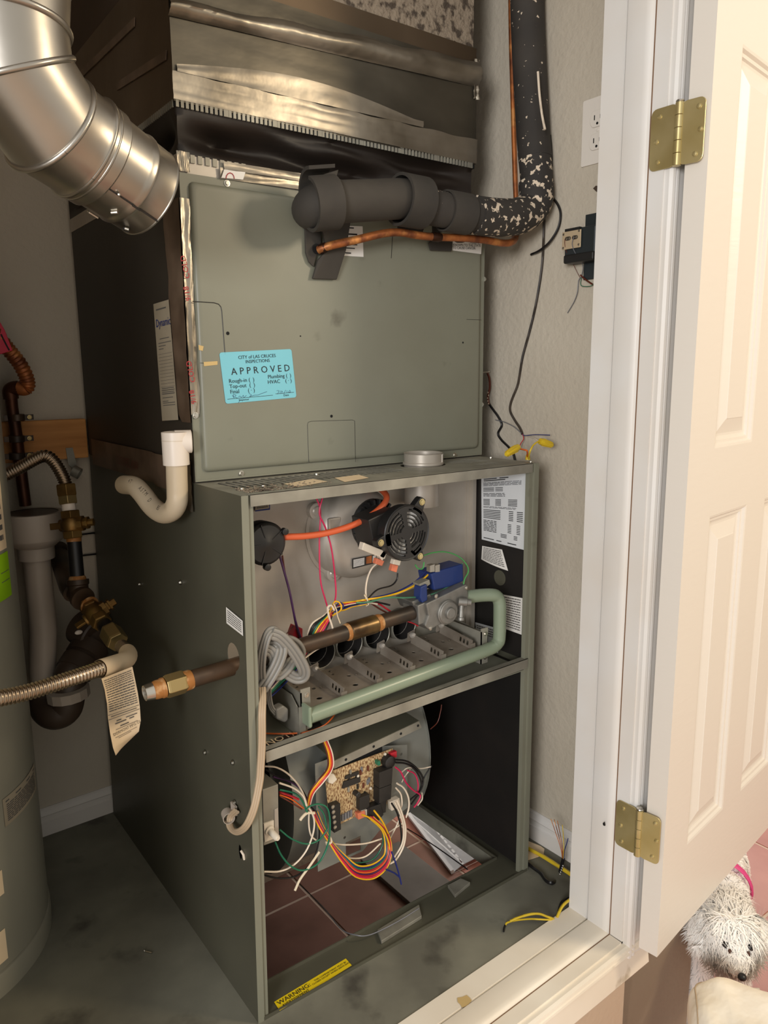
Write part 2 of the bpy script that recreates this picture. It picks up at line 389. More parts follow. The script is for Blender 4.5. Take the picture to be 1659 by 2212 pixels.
# jamb, stop and casing run up the side and along the sill with the same profile: (v, proud of the jamb face)
def trimrun(name, parts_, corner):
    t = empty(name, corner); t['kind'] = 'structure'
    return t
UJ = .602
t1 = empty('trim_1', rm(UJ, -.2, 0)); t1['kind'] = 'structure'
def vrun(name, poly, m='trim', z0=0.0, z1=2.08, par=t1):          # poly of (u, v)
    MB().prism([rm(u, v, z0) for u, v in poly], (0, 0, z1-z0)).build(name, M[m], par, smooth=24)
vrun('jamb_board', [(UJ, -.142), (UJ, -.185), (UJ+.001, -.262), (.622, -.262), (.622, -.142)])
vrun('jamb_liner', [(UJ, -.1425), (UJ-.003, -.144), (UJ-.003, -.184), (UJ, -.1855)])
vrun('door_stop', [(UJ, -.1865), (UJ-.0015, -.1875), (UJ-.0015, -.189), (UJ-.006, -.190), (UJ-.0065, -.192), (UJ-.0065, -.222), (UJ-.0058, -.2285), (UJ-.0038, -.232), (UJ-.001, -.234), (UJ, -.235)])
vrun('groove_shade_line', [(UJ-.0006, -.1855), (UJ-.0006, -.1866), (UJ+.001, -.1866), (UJ+.001, -.1855)], 'groove_shade')  # grey strips draw the groove shade
vrun('groove_shade_line', [(UJ-.0019, -.1886), (UJ-.0019, -.1894), (UJ+.001, -.1894), (UJ+.001, -.1886)], 'groove_shade')
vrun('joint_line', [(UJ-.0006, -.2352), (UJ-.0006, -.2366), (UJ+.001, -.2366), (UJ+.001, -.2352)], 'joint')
CAS = [(.606, -.262), (.606, -.2705), (.6085, -.2755), (.613, -.277), (.6165, -.2745), (.6175, -.2725), (.620, -.2755), (.6235, -.2765), (.626, -.2745), (.627, -.272), (.640, -.2735), (.655, -.2765), (.668, -.278), (.670, -.262)]
vrun('casing', CAS, z0=-.03)
t2 = empty('trim_2', rm(0, -.2, 0)); t2['kind'] = 'structure'
def hrun(name, poly, m='sill', u0=-.62, u1=.602):                 # poly of (v, z)
    MB().prism([rm(u0, v, z) for v, z in poly], RX*(u1-u0)).build(name, M[m], t2, smooth=24)
hrun('sill_board', [(-.142, -.02), (-.142, .0005), (-.262, -.0005), (-.262, -.02)])
hrun('sill_liner', [(-.1425, 0), (-.144, .003), (-.184, .003), (-.1855, 0)])
hrun('sill_stop', [(-.1865, 0), (-.1875, .0015), (-.189, .0015), (-.190, .0055), (-.192, .006), (-.222, .006), (-.2285, .0052), (-.232, .0034), (-.234, .001), (-.235, -.001)])
hrun('groove_shade_line', [(-.1855, -.002), (-.1855, .0005), (-.1866, .0005), (-.1866, -.002)], 'groove_shade')
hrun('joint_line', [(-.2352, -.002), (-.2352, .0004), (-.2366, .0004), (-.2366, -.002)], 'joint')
hrun('apron_casing', [(-.262, -.004), (-.2705, -.004), (-.2755, -.0065), (-.277, -.011), (-.2745, -.0145), (-.2725, -.0155), (-.2755, -.018), (-.2765, -.0215), (-.2745, -.024), (-.272, -.025), (-.2735, -.038), (-.2765, -.056), (-.278, -.068), (-.276, -.072), (-.262, -.074)], u0=-.68, u1=.672)
t3 = empty('trim_3', rm(-.62, -.2, 0)); t3['kind'] = 'structure'
vrun('jamb_board', [(-.60, -.142), (-.60, -.262), (-.62, -.262), (-.62, -.142)], par=t3)
vrun('casing', [(-.604, -.262), (-.604, -.275), (-.668, -.278), (-.67, -.262)], z0=-.03, par=t3)
st = MB(); c = Zp(1003, 2163, .0035)
st.prism([c+Vector((math.cos(a)*.012*k, math.sin(a)*.010*k, 0)) for a, k in zip([i*.63 for i in range(10)], (1, 1.2, .9, 1.3, 1.0, .8, 1.2, 1, .9, 1.1))], (0, 0, .0004)).build('glue_spot', M['stain'], t2)
# ---- the door, swung right open against the wall corner
dr = empty('door_1', rm(.6035, -.285, .004)); dr['kind'] = 'structure'
DA = math.radians(7.86); DX = Vector((math.cos(DA), math.sin(DA), 0)); DY = Vector((-math.sin(DA), math.cos(DA), 0))
dc = Zp(1419, 2068, .006)                     # lower corner of the leaf that shows
DH, DW, DT = 2.03, .61, .0345
def dp(a, z, out=0): return dc+DX*a+Vector((0, 0, z))-DY*out
slab = MB()
# stiles and rails stand around recessed raised panels
PX = [(.0975, .262), (.352, .517)]; PZ = [(.175, .79), (.905, 1.52), (1.62, 1.90)]
holes = [rect(a, c_, z0, z1) for a, c_ in PX for z0, z1 in PZ]
slab.plate(dc, DX, Vector((0, 0, 1)), DY*.012, rect(0, DW, 0, DH), holes)
slab.plate(dc+DY*.012, DX, Vector((0, 0, 1)), DY*(DT-.012), rect(0, DW, 0, DH))
slab.build('door_slab', M['door'], dr)
for a, c_ in PX:
    for z0, z1 in PZ:
        b = MB()
        def ring(k, d): return [dp(a+k, z0+k, -d), dp(c_-k, z0+k, -d), dp(c_-k, z1-k, -d), dp(a+k, z1-k, -d)]
        prof = [(0, 0), (.004, .001), (.007, .0055), (.012, .006), (.014, .0095), (.018, .0105), (.022, .0105), (.046, .003), (.0475, .002)]
        vs = []
        for k, d in prof: vs += ring(k, d)
        fs = [(4*i+j, 4*i+(j+1) % 4, 4*i+4+(j+1) % 4, 4*i+4+j) for i in range(len(prof)-1) for j in range(4)]
        n = 4*(len(prof)-1); fs.append((n, n+1, n+2, n+3))
        b.add(vs, fs).build('panel', M['door'], dr)
# hinges: jamb leaf, door leaf, five knuckles
def hinge(zc, wob):
    h = empty('hinge', Vector(rm(.6035, -.2845, zc))-dr.location); h.parent = dr
    H = .089; ax = rm(.6015, -.2845, zc)
    b = MB(); b.plate(rm(.6000, -.2845, zc), RY, Vector((0, 0, 1)), RX*.0022, rrect(.003, .0465, -H/2, H/2, .009))
    b.build('jamb_leaf', M['brassy'], h, bev=.0006)
    b = MB(); b.plate(ax+Vector((-.001, 0, 0))-DX*.0008, -DY, Vector((0, 0, 1)), DX*.0022, rrect(.003, .040, -H/2, H/2, .009))
    b.build('door_leaf', M['brassy'], h, bev=.0006)
    for k in range(5):
        z = zc-H/2+k*H/5
        MB().lathe(Vector((ax.x, ax.y, z+.0003)), (0, 0, 1), [(0, .0062), (.0004, .0066), (H/5-.001, .0066), (H/5-.0006, .0062)], 18).build('knuckle', M['brassy'], h, smooth=40)
    MB().lathe(Vector((ax.x, ax.y, zc+H/2)), (0, 0, 1), [(0, .0055), (.0015, .0064), (.003, .0058), (.0036, .003)], 16).build('pin', M['steel'], h, smooth=40)
    for v, z in ((.036, .032), (.040, -.003), (.036, -.033)):
        screw(rm(.6000, -.2845+v*.9, zc+z), RX*-1, .0028, M['brassy'], h, hexh=False)
    for v, z in ((.030, .032), (.034, .0), (.028, -.033)):
        p = ax+Vector((-.001, 0, zc-ax.z+z))-DX*.0008-DY*v
        screw(p, DX*-1, .0028, M['brassy'], h, hexh=False)
hinge(1.3865, 0); hinge(.2350, 0)
# scuffs on the jamb
ch_ = MB(); cc = Up(1305, 1780, UJ-.0106)
ch_.prism([cc+RY*math.cos(i*.9)*.003*k+EZ_*math.sin(i*.9)*.004*k for i, k in enumerate((1, .7, 1.2, .8, 1.1, .9, 1.0))], RX*-.0004).build('paint_chip', M['void'], t1)
# ------------------------------------------------------------------ the furnace
FW, FH, FD = .623, .868, .75
fu = empty('furnace', (FW/2, FD/2, 0), 'open grey-green gas furnace with its front doors off, burners, blower and wiring bare', 'furnace')
NY = Vector((0, -1, 0)); EX = Vector((1, 0, 0)); EY = Vector((0, 1, 0)); EZ = Vector((0, 0, 1))
def fp(name, b, m, **k): return b.build(name, M[m], k.pop('parent', fu), **k)
def lean(x, y, z): return Vector((x-.010*(1-z/FH), y, z))
def pprism(b, px, y, dep): return b.prism([Yp(a, c, y) for a, c in px], (0, dep, 0))
# cabinet: skins, flanges, liners
b = MB(); b.plate((0, 0, 0), EY, EZ, EX*.0012, rect(0, FD, 0, FH), [circ(.046, .613, .022, 18), circ(.047, .282, .0065, 12, .013)])
b.box(-.0003, .0105, 0, .0014, 0, FH); b.box(.0092, .0105, 0, .004, 0, FH); b.box(.0092, .0193, .0035, .0049, 0, FH); b.box(.0180, .0193, .0035, .018, 0, FH)
b.v = [lean(*p) for p in b.v]
sp = fp('side_panel', b, 'paint_shaded'); 
b = MB(); b.box(-.0006, .0107, -.0006, 0, 0, FH, lean); b.box(.0096, .0194, .0028, .0034, 0, FH, lean); fp('door_flange', b, 'paint')
b = MB(); b.box(FW-.0012, FW, 0, FD, 0, FH); fp('side_panel', b, 'paint_shaded')
b = MB(); b.box(.6125, .6245, -.0006, .0014, 0, FH); b.box(.6030, .6125, .002, .0034, 0, FH); b.box(.6010, .6030, .002, .012, 0, FH); b.box(.6110, .6125, 0, .004, 0, FH); fp('door_flange', b, 'paint')
MBt = MB().box(.0015, FW-.0015, FD-.0012, FD, 0, FH); fp('back_panel', MBt, 'paint_shaded')
b = MB().box(.608, .614, .012, .748, .012, .455); b.box(.608, .614, .012, .160, .472, .862); fp('liner', b, 'insul')
b = MB().box(.004, .010, .020, .748, .012, .455); fp('liner', b, 'insul')
b = MB().box(.012, .611, .744, .7485, .01, .455); fp('liner', b, 'insul')
# top sheet with slanted louvre slots around the flue collar
b = MB(); holes = []
def slot(x, y, L, w, sk): return [(x, y), (x+w, y), (x+w+sk, y+L), (x+sk, y+L)]
for i in range(26):
    x = .030+.0128*i
    if .355 < x: continue
    holes.append(slot(x, .074, .076, .0078, -.004))
for i in range(9): holes.append(slot(.498+.0098*i, .085 if i > 2 else .10, .055, .0042, -.012))
for i in range(5): holes.append(slot(.520+.0105*i, .045, .022, .0042, -.004))
holes.append(circ(.436, .120, .047, 28, .036))
b.plate((0, 0, FH-.0012), EX, EY, EZ*.0012, rect(.0, FW, .003, FD), holes)
tp = fp('top_panel', b, 'galv2')
fp('slot_dark_sheet', MB().box(.014, .606, .040, .158, FH-.016, FH-.0145), 'void')  # near-black sheet added so the slots above read as shaded
for i, x in enumerate([.030+.0128*i for i in range(25)]):
    fp('louvre_fin', MB().obox((x+.0035, .113, FH-.0100), (.0010, 0, -.0022), (-.002, .036, 0), (.0003, 0, .0003)), 'paint_shaded')
b = MB().box(.0125, .6035, -.0035, -.0023, .8515, .8692); b.box(.0125, .6035, -.0035, .006, .8682, .8694); fp('front_rail', b, 'galv2')
for q in (((613, 1046), (676, 1035), (708, 1041), (640, 1053)), ((722, 1033), (775, 1026), (797, 1033), (745, 1042))):
    label_sheet('top_label', [Zp(*p, FH) for p in q], M['papery'], fu, M['ink'], None)
dust = MB()
for i in range(260):
    x = abs(random.gauss(0, .06))+.02; y = .02+abs(random.gauss(0, .035)); s = random.uniform(.0006, .0022)
    if x > .35 or y > .078: continue
    dust.ball((x, y, FH+s*.4), (s, s*1.2, s*.6), 4)
fp('plaster_crumbs', dust, 'stucco', kind='stuff')
for p in ((684, 1026), (569, 1052), (523, 1058), (1060, 990), (1146, 999)): screw(Zp(*p, FH), EZ, .0026, M['steel'], fu)
vc = MB(); vx, vy = .436, .120
vc.lathe((vx, vy, FH-.03), EZ, [(0, .036), (.030, .036), (.032, .0385), (.036, .0385), (.037, .0362), (.052, .0362), (.0535, .0372), (.0535, .0355), (.052, .0342), (0, .034)], 40, False)
vco = fp('flue_collar', vc, 'galv', smooth=30)
b = MB()
for k in range(17):
    a = math.radians(-115+k*10); c = Vector((vx+.0372*math.cos(a), vy+.0372*math.sin(a), FH+.0135)); r_ = Vector((math.cos(a), math.sin(a), 0)); t_ = Vector((-math.sin(a), math.cos(a), 0))
    if a < math.radians(-62): continue
    b.obox(c, r_*.0008, t_*.0016, (0, 0, .0075))
b.build('crimps', M['galv'], vco)
# vestibule panel with the four tube mouths, deck and middle rail
TUBES = [(.213, .5395), (.2745, .5435), (.339, .5475), (.404, .5510)]
b = MB(); b.plate((.012, .160, .462), EX, EZ, EY*.0012, rect(0, .597, 0, .404), [circ(x-.012, z-.462, .0240, 20) for x, z in TUBES])
vp_ = fp('vestibule_panel', b, 'galv')
b = MB(); b.box(.594, .604, .150, .160, .47, .862); b.box(.585, .594, .157, .160, .47, .862); fp('panel_flange', b, 'galv')
for x, z in TUBES:
    b = MB(); b.lathe((x, .161, z), NY, [(0, .0320), (.004, .0308), (.014, .0292), (.022, .0295), (.023, .0285), (.022, .0275), (.004, .0262)], 26, False)
    fp('burner_tube', b, 'galv2', smooth=35)
    fp('tube_bore', MB().lathe((x, .161, z), NY, [(.0215, .0273), (.004, .0248), (-.002, .0238), (-.12, .0236)], 26, False), 'soot_shade', smooth=35)
    fp('tube_back', MB().lathe((x, .283, z), NY, [(0, .0237), (.001, .0237)], 20), 'void')
b = MB(); b.box(.010, .612, .003, .745, .4525, .4545); fp('blower_deck', b, 'paint')
b = MB(); b.add([], []); b.box(.0225, .6075, -.0005, .001, 0, .0198); b.box(.0225, .6075, -.0005, .013, .0186, .0198); b.box(.0225, .6075, .011, .013, .006, .0186)
b.v = [Vector((p.x, p.y, p.z+.4485+.0095*(p.x-.0225)/.585)) for p in b.v]
fp('middle_rail', b, 'galv2')
# base frame
b = MB(); b.plate((0, 0, .0012), EX, EY, EZ*.0012, rect(.0, FW, 0, FD), [rect(.038, .594, .064, .60)])
b.box(0, FW, -.0008, .0006, 0, .0065); b.box(.036, .596, .0625, .0645, .002, .0085); b.box(.594, .596, .064, .6, .002, .0085)
fp('base_pan', b, 'paint_shaded')
for q in (((815, 2015), (905, 1960), (911, 1985), (824, 2040)), ((967, 1918), (995, 1903), (1016, 1912), (983, 1940))):
    P_ = [Zp(*p, .0026) for p in q]; b = MB(); b.prism(P_, (0, 0, .007)); fp('door_bracket', b, 'galv2', bev=.001)
# ---- induced draft blower
ax, az = .3065, .7725
b = MB(); hx, hz = .289, .7555
b.lathe((hx, .161, hz), NY, [(0, .092), (.004, .092), (.0045, .086), (.028, .085), (.040, .080), (.049, .071), (.054, .058), (.055, .045), (.055, .01)], 48)
ind = fp('draft_inducer', b, 'galv', smooth=30)
for p in ((684, 1104), (721, 1238)):
    c = Yp(*p, .150); b = MB(); b.lathe(c, NY, [(-.01, .0155), (.002, .0155), (.003, .0135), (.003, .010), (.005, .008)], 20)
    b.build('mounting_ear', M['galv'], ind, smooth=30)
b = MB().box(hx-.075, hx-.048, .107, .114, hz+.01, hz+.038); b.build('boss', M['galv'], ind, bev=.003)
b = MB().lathe((vx, vy+.004, .79), EZ, [(0, .033), (.07, .033)], 28); b.build('outlet_neck', M['galv'], ind, smooth=30)
b = MB(); b.lathe((ax, .112, az), NY, [(0, .046), (.010, .046), (.014, .043), (.016, .030), (.022, .029)], 32)
for k in range(22):
    a = 2*math.pi*k/22; c = Vector((ax+.0415*math.cos(a), .0965, az+.0415*math.sin(a))); r_ = Vector((math.cos(a), 0, math.sin(a))); t_ = Vector((-math.sin(a), 0, math.cos(a)))
    b.obox(c, r_*.005, t_*.0021, (0, .0055, 0))
b.build('motor_rear_shield', M['black'], ind, smooth=30)
b = MB(); b.lathe((ax, .092, az), NY, [(0, .026), (.06, .026)], 20)
b.obox(Yp(812, 1143, .060), (.027, 0, .007), (0, .026, 0), (-.007, 0, .031)); b.build('motor_stator', M['chip'], ind, bev=.002)
gy = .006; b = MB(); outer = [(.0485*math.cos(t), .0485*math.sin(t)) for t in [2*math.pi*k/48 for k in range(48)]]
holes = []
for sct in range(4):
    mid = math.radians(55+90*sct)
    for r0, r1, hw in ((.0125, .0170, 28), (.0190, .0235, 33), (.0255, .0300, 35), (.0320, .0362, 35), (.0382, .0412, 30)):
        hw = math.radians(hw); n = 6
        holes.append([(r1*math.cos(mid-hw+2*hw*i/n), r1*math.sin(mid-hw+2*hw*i/n)) for i in range(n+1)]+[(r0*math.cos(mid+hw-2*hw*i/n), r0*math.sin(mid+hw-2*hw*i/n)) for i in range(n+1)])
b.plate((ax, gy, az), EX, EZ, EY*.004, outer, holes)
fg = b.build('fan_guard', M['black'], ind)
b = MB(); b.lathe((ax, gy+.022, az), NY, [(0, .0465), (.022, .0487), (.0235, .0475), (.022, .0455), (0, .0445)], 40, False); b.build('guard_rim', M['black'], ind, smooth=30)
for dx, dz in ((.0325, .0495), (-.0555, -.0095), (.0285, -.0450)):
    c = Vector((ax+dx, gy, az+dz)); L = math.hypot(dx, dz); r_ = Vector((dx/L, 0, dz/L)); t_ = Vector((-dz/L, 0, dx/L)); i_ = c-r_*.022
    b = MB(); b.prism([i_+t_*.013, c+t_*.0075+r_*.003, c+t_*.005+r_*.0075, c-t_*.005+r_*.0075, c-t_*.0075+r_*.003, i_-t_*.013], (0, .014, 0)); b.build('guard_ear', M['black'], ind, bev=.001)
    b = MB(); b.lathe(c, NY, [(0, .0058), (.001, .0058), (.0012, .0048), (.003, .0044), (.0032, .0025)], 18); b.build('screw', M['brassy'], ind, smooth=40)
b = MB(); b.lathe((ax, gy+.014, az), NY, [(0, .043), (.001, .043)], 32)
for k in range(7):
    a = 2*math.pi*k/7; r_ = Vector((math.cos(a), 0, math.sin(a))); t_ = Vector((-math.sin(a), 0, math.cos(a)))
    b.obox(Vector((ax, gy+.011, az))+r_*.026, r_*.013, t_*.006+EY*.003, EY*.0005)
b.build('cooling_fan', M['paper'], ind)
label_sheet('caution_label', [Yp(*p, .1045) for p in ((760, 1207), (813, 1197), (812, 1216), (760, 1229))], M['chip'], ind, M['paper'], [(.12+.13*k, .085, [(.05, .50), (.84, .97)]) for k in range(6)])
b = MB(); P_ = [Yp(*p, .1035) for p in ((791, 1203), (803, 1200), (803, 1216), (791, 1218))]; b.add(P_, [(0, 1, 2, 3)]).build('warning_sign', M['copper'], ind)
# plugs on the motor leads
for q, m_, d in ((((786, 1172), (836, 1192), (832, 1208), (782, 1188)), 'nylon', .012), (((820, 1200), (836, 1178), (840, 1190), (826, 1212)), 'nylon', .012), (((815, 1206), (831, 1212), (826, 1223), (811, 1218)), 'salmon', .010), (((852, 1208), (867, 1211), (864, 1222), (849, 1219)), 'nylon', .010), (((849, 1219), (861, 1222), (857, 1237), (845, 1233)), 'salmon', .009)):
    b = MB(); pprism(b, q, .028, d); fp('plug', b, m_, bev=.0012)
# ---- pressure switch and its hose
sx, sz, sy = .0705, .7765, .060
b = MB(); b.lathe((sx, .161, sz), NY, [(0, .020), (.070, .020), (.071, .0345), (.086, .0352), (.094, .0352), (.0955, .0345), (.099, .030), (.1, .012), (.103, .006)], 40)
ps = fp('pressure_switch', b, 'black', smooth=30)
b = MB()
for k in range(5):
    a = math.radians(35+72*k); r_ = Vector((math.cos(a), 0, math.sin(a))); t_ = Vector((-math.sin(a), 0, math.cos(a)))
    b.obox(Vector((sx, .0625, sz))+r_*.020, r_*.013, t_*.0007, EY*.0022)
b.build('ribs', M['black'], ps)
for p in ((612, 1147), (574, 1224)): MB().lathe(Yp(*p, .066), NY, [(0, .0055), (.008, .0055), (.009, .003)], 14).build('lug', M['black'], ps, smooth=30)
fp('hose', MB().tube(smooth_path([Yp(598, 1163, .085), Yp(616, 1160, .075), Yp(660, 1158, .070), Yp(712, 1150, .066), Yp(765, 1133, .062), Yp(806, 1110, .062), Yp(830, 1088, .066), Yp(835, 1072, .075), Yp(824, 1058, .095), Yp(812, 1052, .115)], 6), .0055, 14), 'rubber', smooth=60)
# ---- gas pipe, couplings, valve, manifold, burners
PA, PB = Vector((-.128, .050, .590)), Vector((.375, .052, .6115))
pdn = (PB-PA).normalized()
gp = empty('gas_supply_pipe', PA-fu.location); gp.parent = fu
def along(t): return PA+(PB-PA)*t
MB().tube([along(.06), PB], .0133, 20).build('black_pipe', M['blackm'], gp, smooth=40)
MB().lathe(along(.02), pdn, [(-.012, .0100), (-.012, .0122), (-.006, .0138), (.000, .0138), (.002, .0150), (.006, .0150)], 24).build('threaded_end', M['pipedope'], gp, smooth=30)
MB().lathe(along(-.014), pdn, [(0, .0085), (-.006, .0095), (-.006, .0112), (.006, .0130)], 24).build('pipe_mouth', M['steel'], gp, smooth=30)
b = MB().hexnut(along(.035), pdn, .030, .0175); b.build('union_nut', M['brassnut'], gp, bev=.0008)
MB().lathe(along(.092), pdn, [(0, .0150), (.010, .0148), (.012, .0138)], 24).build('pipe_sealant', M['pipedope'], gp, smooth=30)
ta = (.214-PA.x)/(PB.x-PA.x)
MB().lathe(along(ta), pdn, [(0, .0152), (.002, .0165), (.055, .0165), (.057, .0152)], 26).build('coupling', M['bronze'], gp, smooth=30)
for tt in (ta-.014, ta+.113): MB().lathe(along(tt), pdn, [(0, .0138), (.003, .0150), (.009, .0150), (.012, .0138)], 22).build('pipe_sealant', M['pipedope'], gp, smooth=30)
MB().lathe(along(.975), pdn, [(0, .0138), (.004, .0150), (.010, .0140)], 22).build('pipe_sealant', M['pipedope'], gp, smooth=30)
gv = empty('gas_valve', Vector((.42, .05, .61))-fu.location); gv.parent = fu
b = MB(); pprism(b, ((921, 1304), (1008, 1262), (1013, 1290), (1002, 1321), (928, 1362), (918, 1352), (926, 1330)), .028, .05); b.build('valve_body', M['alu'], gv, bev=.002)
b = MB(); pprism(b, ((903, 1308), (922, 1300), (922, 1345), (905, 1351)), .034, .045); b.build('inlet_block', M['alu'], gv, bev=.002)
b = MB(); pprism(b, ((890, 1300), (930, 1283), (940, 1300), (926, 1312), (900, 1322)), .045, .05); b.build('valve_shoulder', M['alu'], gv, bev=.002)
c = Yp(965, 1322, .028); b = MB(); b.lathe(c, NY, [(0, .0235), (.003, .0235), (.0045, .0215), (.006, .0215), (.0075, .0195), (.008, .0115), (.0125, .0105), (.0135, .009)], 36); b.build('regulator_cap', M['alu'], gv, smooth=30)
for p in ((942, 1288), (1008, 1270), (930, 1357), (994, 1318)): screw(Yp(*p, .028), NY, .0028, M['steel'], gv, hexh=False)
c = Yp(999, 1300, .024); b = MB(); b.lathe(c, Vector((.7, -.5, -.1)), [(-.008, .0085), (.008, .0085), (.009, .0065), (.016, .006)], 18); b.lathe(c+Vector((-.002, 0, -.004)), Vector((-.15, -.1, -1)), [(0, .005), (.024, .005), (.025, .0065), (.030, .0065)], 14); b.build('pressure_tap', M['alu'], gv, smooth=30)
b = MB(); pprism(b, ((931, 1240), (945, 1234), (1001, 1218), (1002, 1256), (972, 1268), (938, 1276)), .045, .04); b.build('solenoid', M['bluep'], gv, bev=.003)
b = MB(); pprism(b, ((909, 1268), (923, 1262), (924, 1297), (913, 1303), (908, 1292)), .035, .02); b.build('on_off_switch', M['bluep'], gv, bev=.002)
b = MB(); pprism(b, ((906, 1262), (928, 1252), (930, 1262), (922, 1268), (909, 1274)), .04, .02); b.build('bracket', M['galv2'], gv, bev=.001)
for p in ((934, 1222), (945, 1222)): b = MB(); pprism(b, ((p[0]-5, p[1]), (p[0]+5, p[1]-3), (p[0]+5, p[1]+13), (p[0]-5, p[1]+14)), .045, .01); b.build('spade_terminal', M['steel'], gv)
mp = [Vector((.112, .020, .4915)), Vector((.30, .020, .5005)), Vector((.510, .020, .511)), Vector((.530, .0205, .5125)), Vector((.5425, .021, .5185)), Vector((.5475, .021, .530)), Vector((.5475, .021, .585)), Vector((.5470, .022, .600)), Vector((.5425, .024, .611)), Vector((.532, .026, .6165)), Vector((.505, .034, .6190)), Vector((.47, .040, .6200))]
mo = fp('manifold', MB().tube(mp[:3]+smooth_path(mp[3:], 5), .0126, 20), 'manif', smooth=50)
b = MB(); b.box(.106, .1125, .008, .034, .476, .512); b.build('end_plate', M['manif'], mo, bev=.003)
for x0, z0 in ((.1065, .462), (.5115, .478)):
    b = MB(); b.box(x0, x0+.018, .034, .036, z0, z0+.072); b.box(x0, x0+.002, .034, .13, z0, z0+.066); bo = fp('burner_bracket', b, 'galv2')
    for dz in (.012, .060): screw((x0+.011, .034, z0+dz), NY, .003, M['steel'], bo)
b = MB(); b.prism([(.100, .030, .455), (.100, .135, .455), (.100, .145, .520), (.100, .055, .520), (.100, .036, .505)], (.0015, 0, 0)); b.box(.100, .112, .03, .0315, .462, .506); fp('burner_box_side', b, 'galv2')
b = MB(); b.prism([(.528, .034, .49), (.528, .150, .50), (.528, .150, .545), (.528, .034, .535)], (.0015, 0, 0)); b.box(.44, .5295, .148, .150, .50, .548); fp('burner_box_side', b, 'galv2')
for i in range(5):
    x0 = .125+.0745*i; zb = .5015+.0045*i
    b = MB(); b.plate((x0, .036, zb-.006), EX, Vector((0, 1, .08)), EZ*.0012, rect(0, .066, 0, .098), [circ(.030, .020, .0055, 12, .0045), circ(.040, .055, .004, 10), circ(.018, .075, .003, 10)])
    bu = fp('burner', b, 'steeldk')
    b = MB(); p0, p1 = Vector((x0+.062, .034, zb-.007)), Vector((x0+.062, .128, zb+.002))
    sl = [(.010+.010*k, .016+.010*k) for k in range(3)]
    b.plate(p0, (p1-p0).normalized(), Vector((.18, 0, 1)).normalized(), EX*.001, rect(0, .094, 0, .020), [rect(a_, c_, .006, .015) for a_, c_ in sl])
    b.obox(p1+Vector((.003, .002, .014)), (.0085, 0, .002), (0, .0012, .001), (.001, 0, .008)); b.obox(p0+Vector((.003, -.001, .006)), (.006, 0, 0), (0, .001, 0), (0, 0, .008))
    b.build('divider', M['steeldk'], bu)
    b = MB(); b.lathe(p1+Vector((.004, -.001, .016)), Vector((-.2, -1, .4)), [(0, .0062), (.006, .0058), (.009, .003)], 12); b.build('flame_carrier', M['galv'], bu, smooth=40)
    for dx, dy in ((.02, .085), (.052, .05)): MB().ball((x0+dx, .036+dy, zb+.0015+dy*.08-.005), (.0022, .0022, .0012), 5).build('spot_weld', M['steel'], bu)
b = MB(); b.box(.120, .505, .130, .158, .470, .492); fp('crossover_bracket', b, 'steeldk')
b = MB(); pprism(b, ((633, 1372), (640, 1353), (654, 1358), (654, 1400), (640, 1396)), .10, .02); fp('rollout_switch', b, 'w_red', bev=.001)
# ---- labels inside the right wall and on the cabinet
def lab(name, q, pl, c, m_, lines, ink='ink', **k):
    f = {'x': Xp, 'y': Yp, 'z': Zp}[pl]; return label_sheet(name, [f(*p, c) for p in q], M[m_], k.pop('parent', fu), M[ink], lines, **k)
R1 = [(.05, .012, [(.06, .36), (.42, .62)]), (.075, .012, [(.06, .55)])]+textlines(4, .11, .17, .05, .9, .4, 3)+[(.19+.022*i, .009, [(.05, .3), (.33, .5)]) for i in range(3)]+textlines(3, .27, .33, .05, .55, .4, 5)+[(.36+.02*i, .009, [(.05, .2), (.33, .46), (.62, .82)]) for i in range(5)]+textlines(2, .47, .50, .05, .8, .4, 6)+[(.52+.024*i, .010, [(.05, .45), (.64, .74), (.82, .95)]) for i in range(6)]+textlines(8, .68, .86, .05, .36, .45, 8)+[(.70+.022*i, .009, [(.62, .70), (.82, .90)]) for i in range(6)]+[(.85+.02*i, .009, [(.46, .60), (.76, .84)]) for i in range(3)]+[(.955, .012, [(.05, .3), (.36, .48), (.62, .82)])]
lab('rating_plate', ((1040, 1028), (1138, 1018), (1133, 1188), (1041, 1165)), 'x', .6078, 'paperg', R1)
lab('instruction_label', ((1042, 1179), (1085, 1187), (1098, 1233), (1040, 1208)), 'x', .6076, 'paper', textlines(9, .08, .92, .08, .92, .45, 12), bend=.004, ink='inkgrey')
lab('instruction_label', ((1081, 1283), (1129, 1292), (1127, 1371), (1091, 1358)), 'x', .6076, 'paper', textlines(13, .05, .95, .1, .92, .45, 13), ink='inkgrey')
lab('instruction_label', ((1027, 1344), (1078, 1358), (1076, 1410), (1030, 1392)), 'x', .6078, 'paperg', textlines(4, .1, .5, .06, .9, .4, 14), ink='inkgrey')
fp('wire_port', MB().lathe(Xp(1080, 1248, .6078), (-1, 0, 0), [(0, .016), (.0012, .016), (.0014, .0145)], 24), 'paint_shaded')
lab('wiring_label', ((551, 1088), (583, 1085), (583, 1101), (551, 1105)), 'y', .157, 'inkblue', None)
lab('wiring_label', ((551, 1087), (581, 1084), (581, 1098), (551, 1102)), 'y', .156, 'papermeas', textlines(3, .15, .9, .1, .9, .45, 4))
lab('side_label', ((489, 1311), (525, 1341), (526, 1374), (490, 1346)), 'x', -.0035, 'paper', textlines(6, .12, .92, .08, .92, .42, 21), ink='inkgrey')
nl = lab('notice_label', ((575, 1606), (690, 1559), (702, 1575), (575, 1630)), 'z', .4549, 'chip', None)
a_, c_ = Zp(576, 1612, .4556), Zp(650, 1583, .4556); letters([('NOTICE', .015, a_+EX*.002, c_-a_, EY, 'LEFT')], 'lettering', M['papery'], nl)
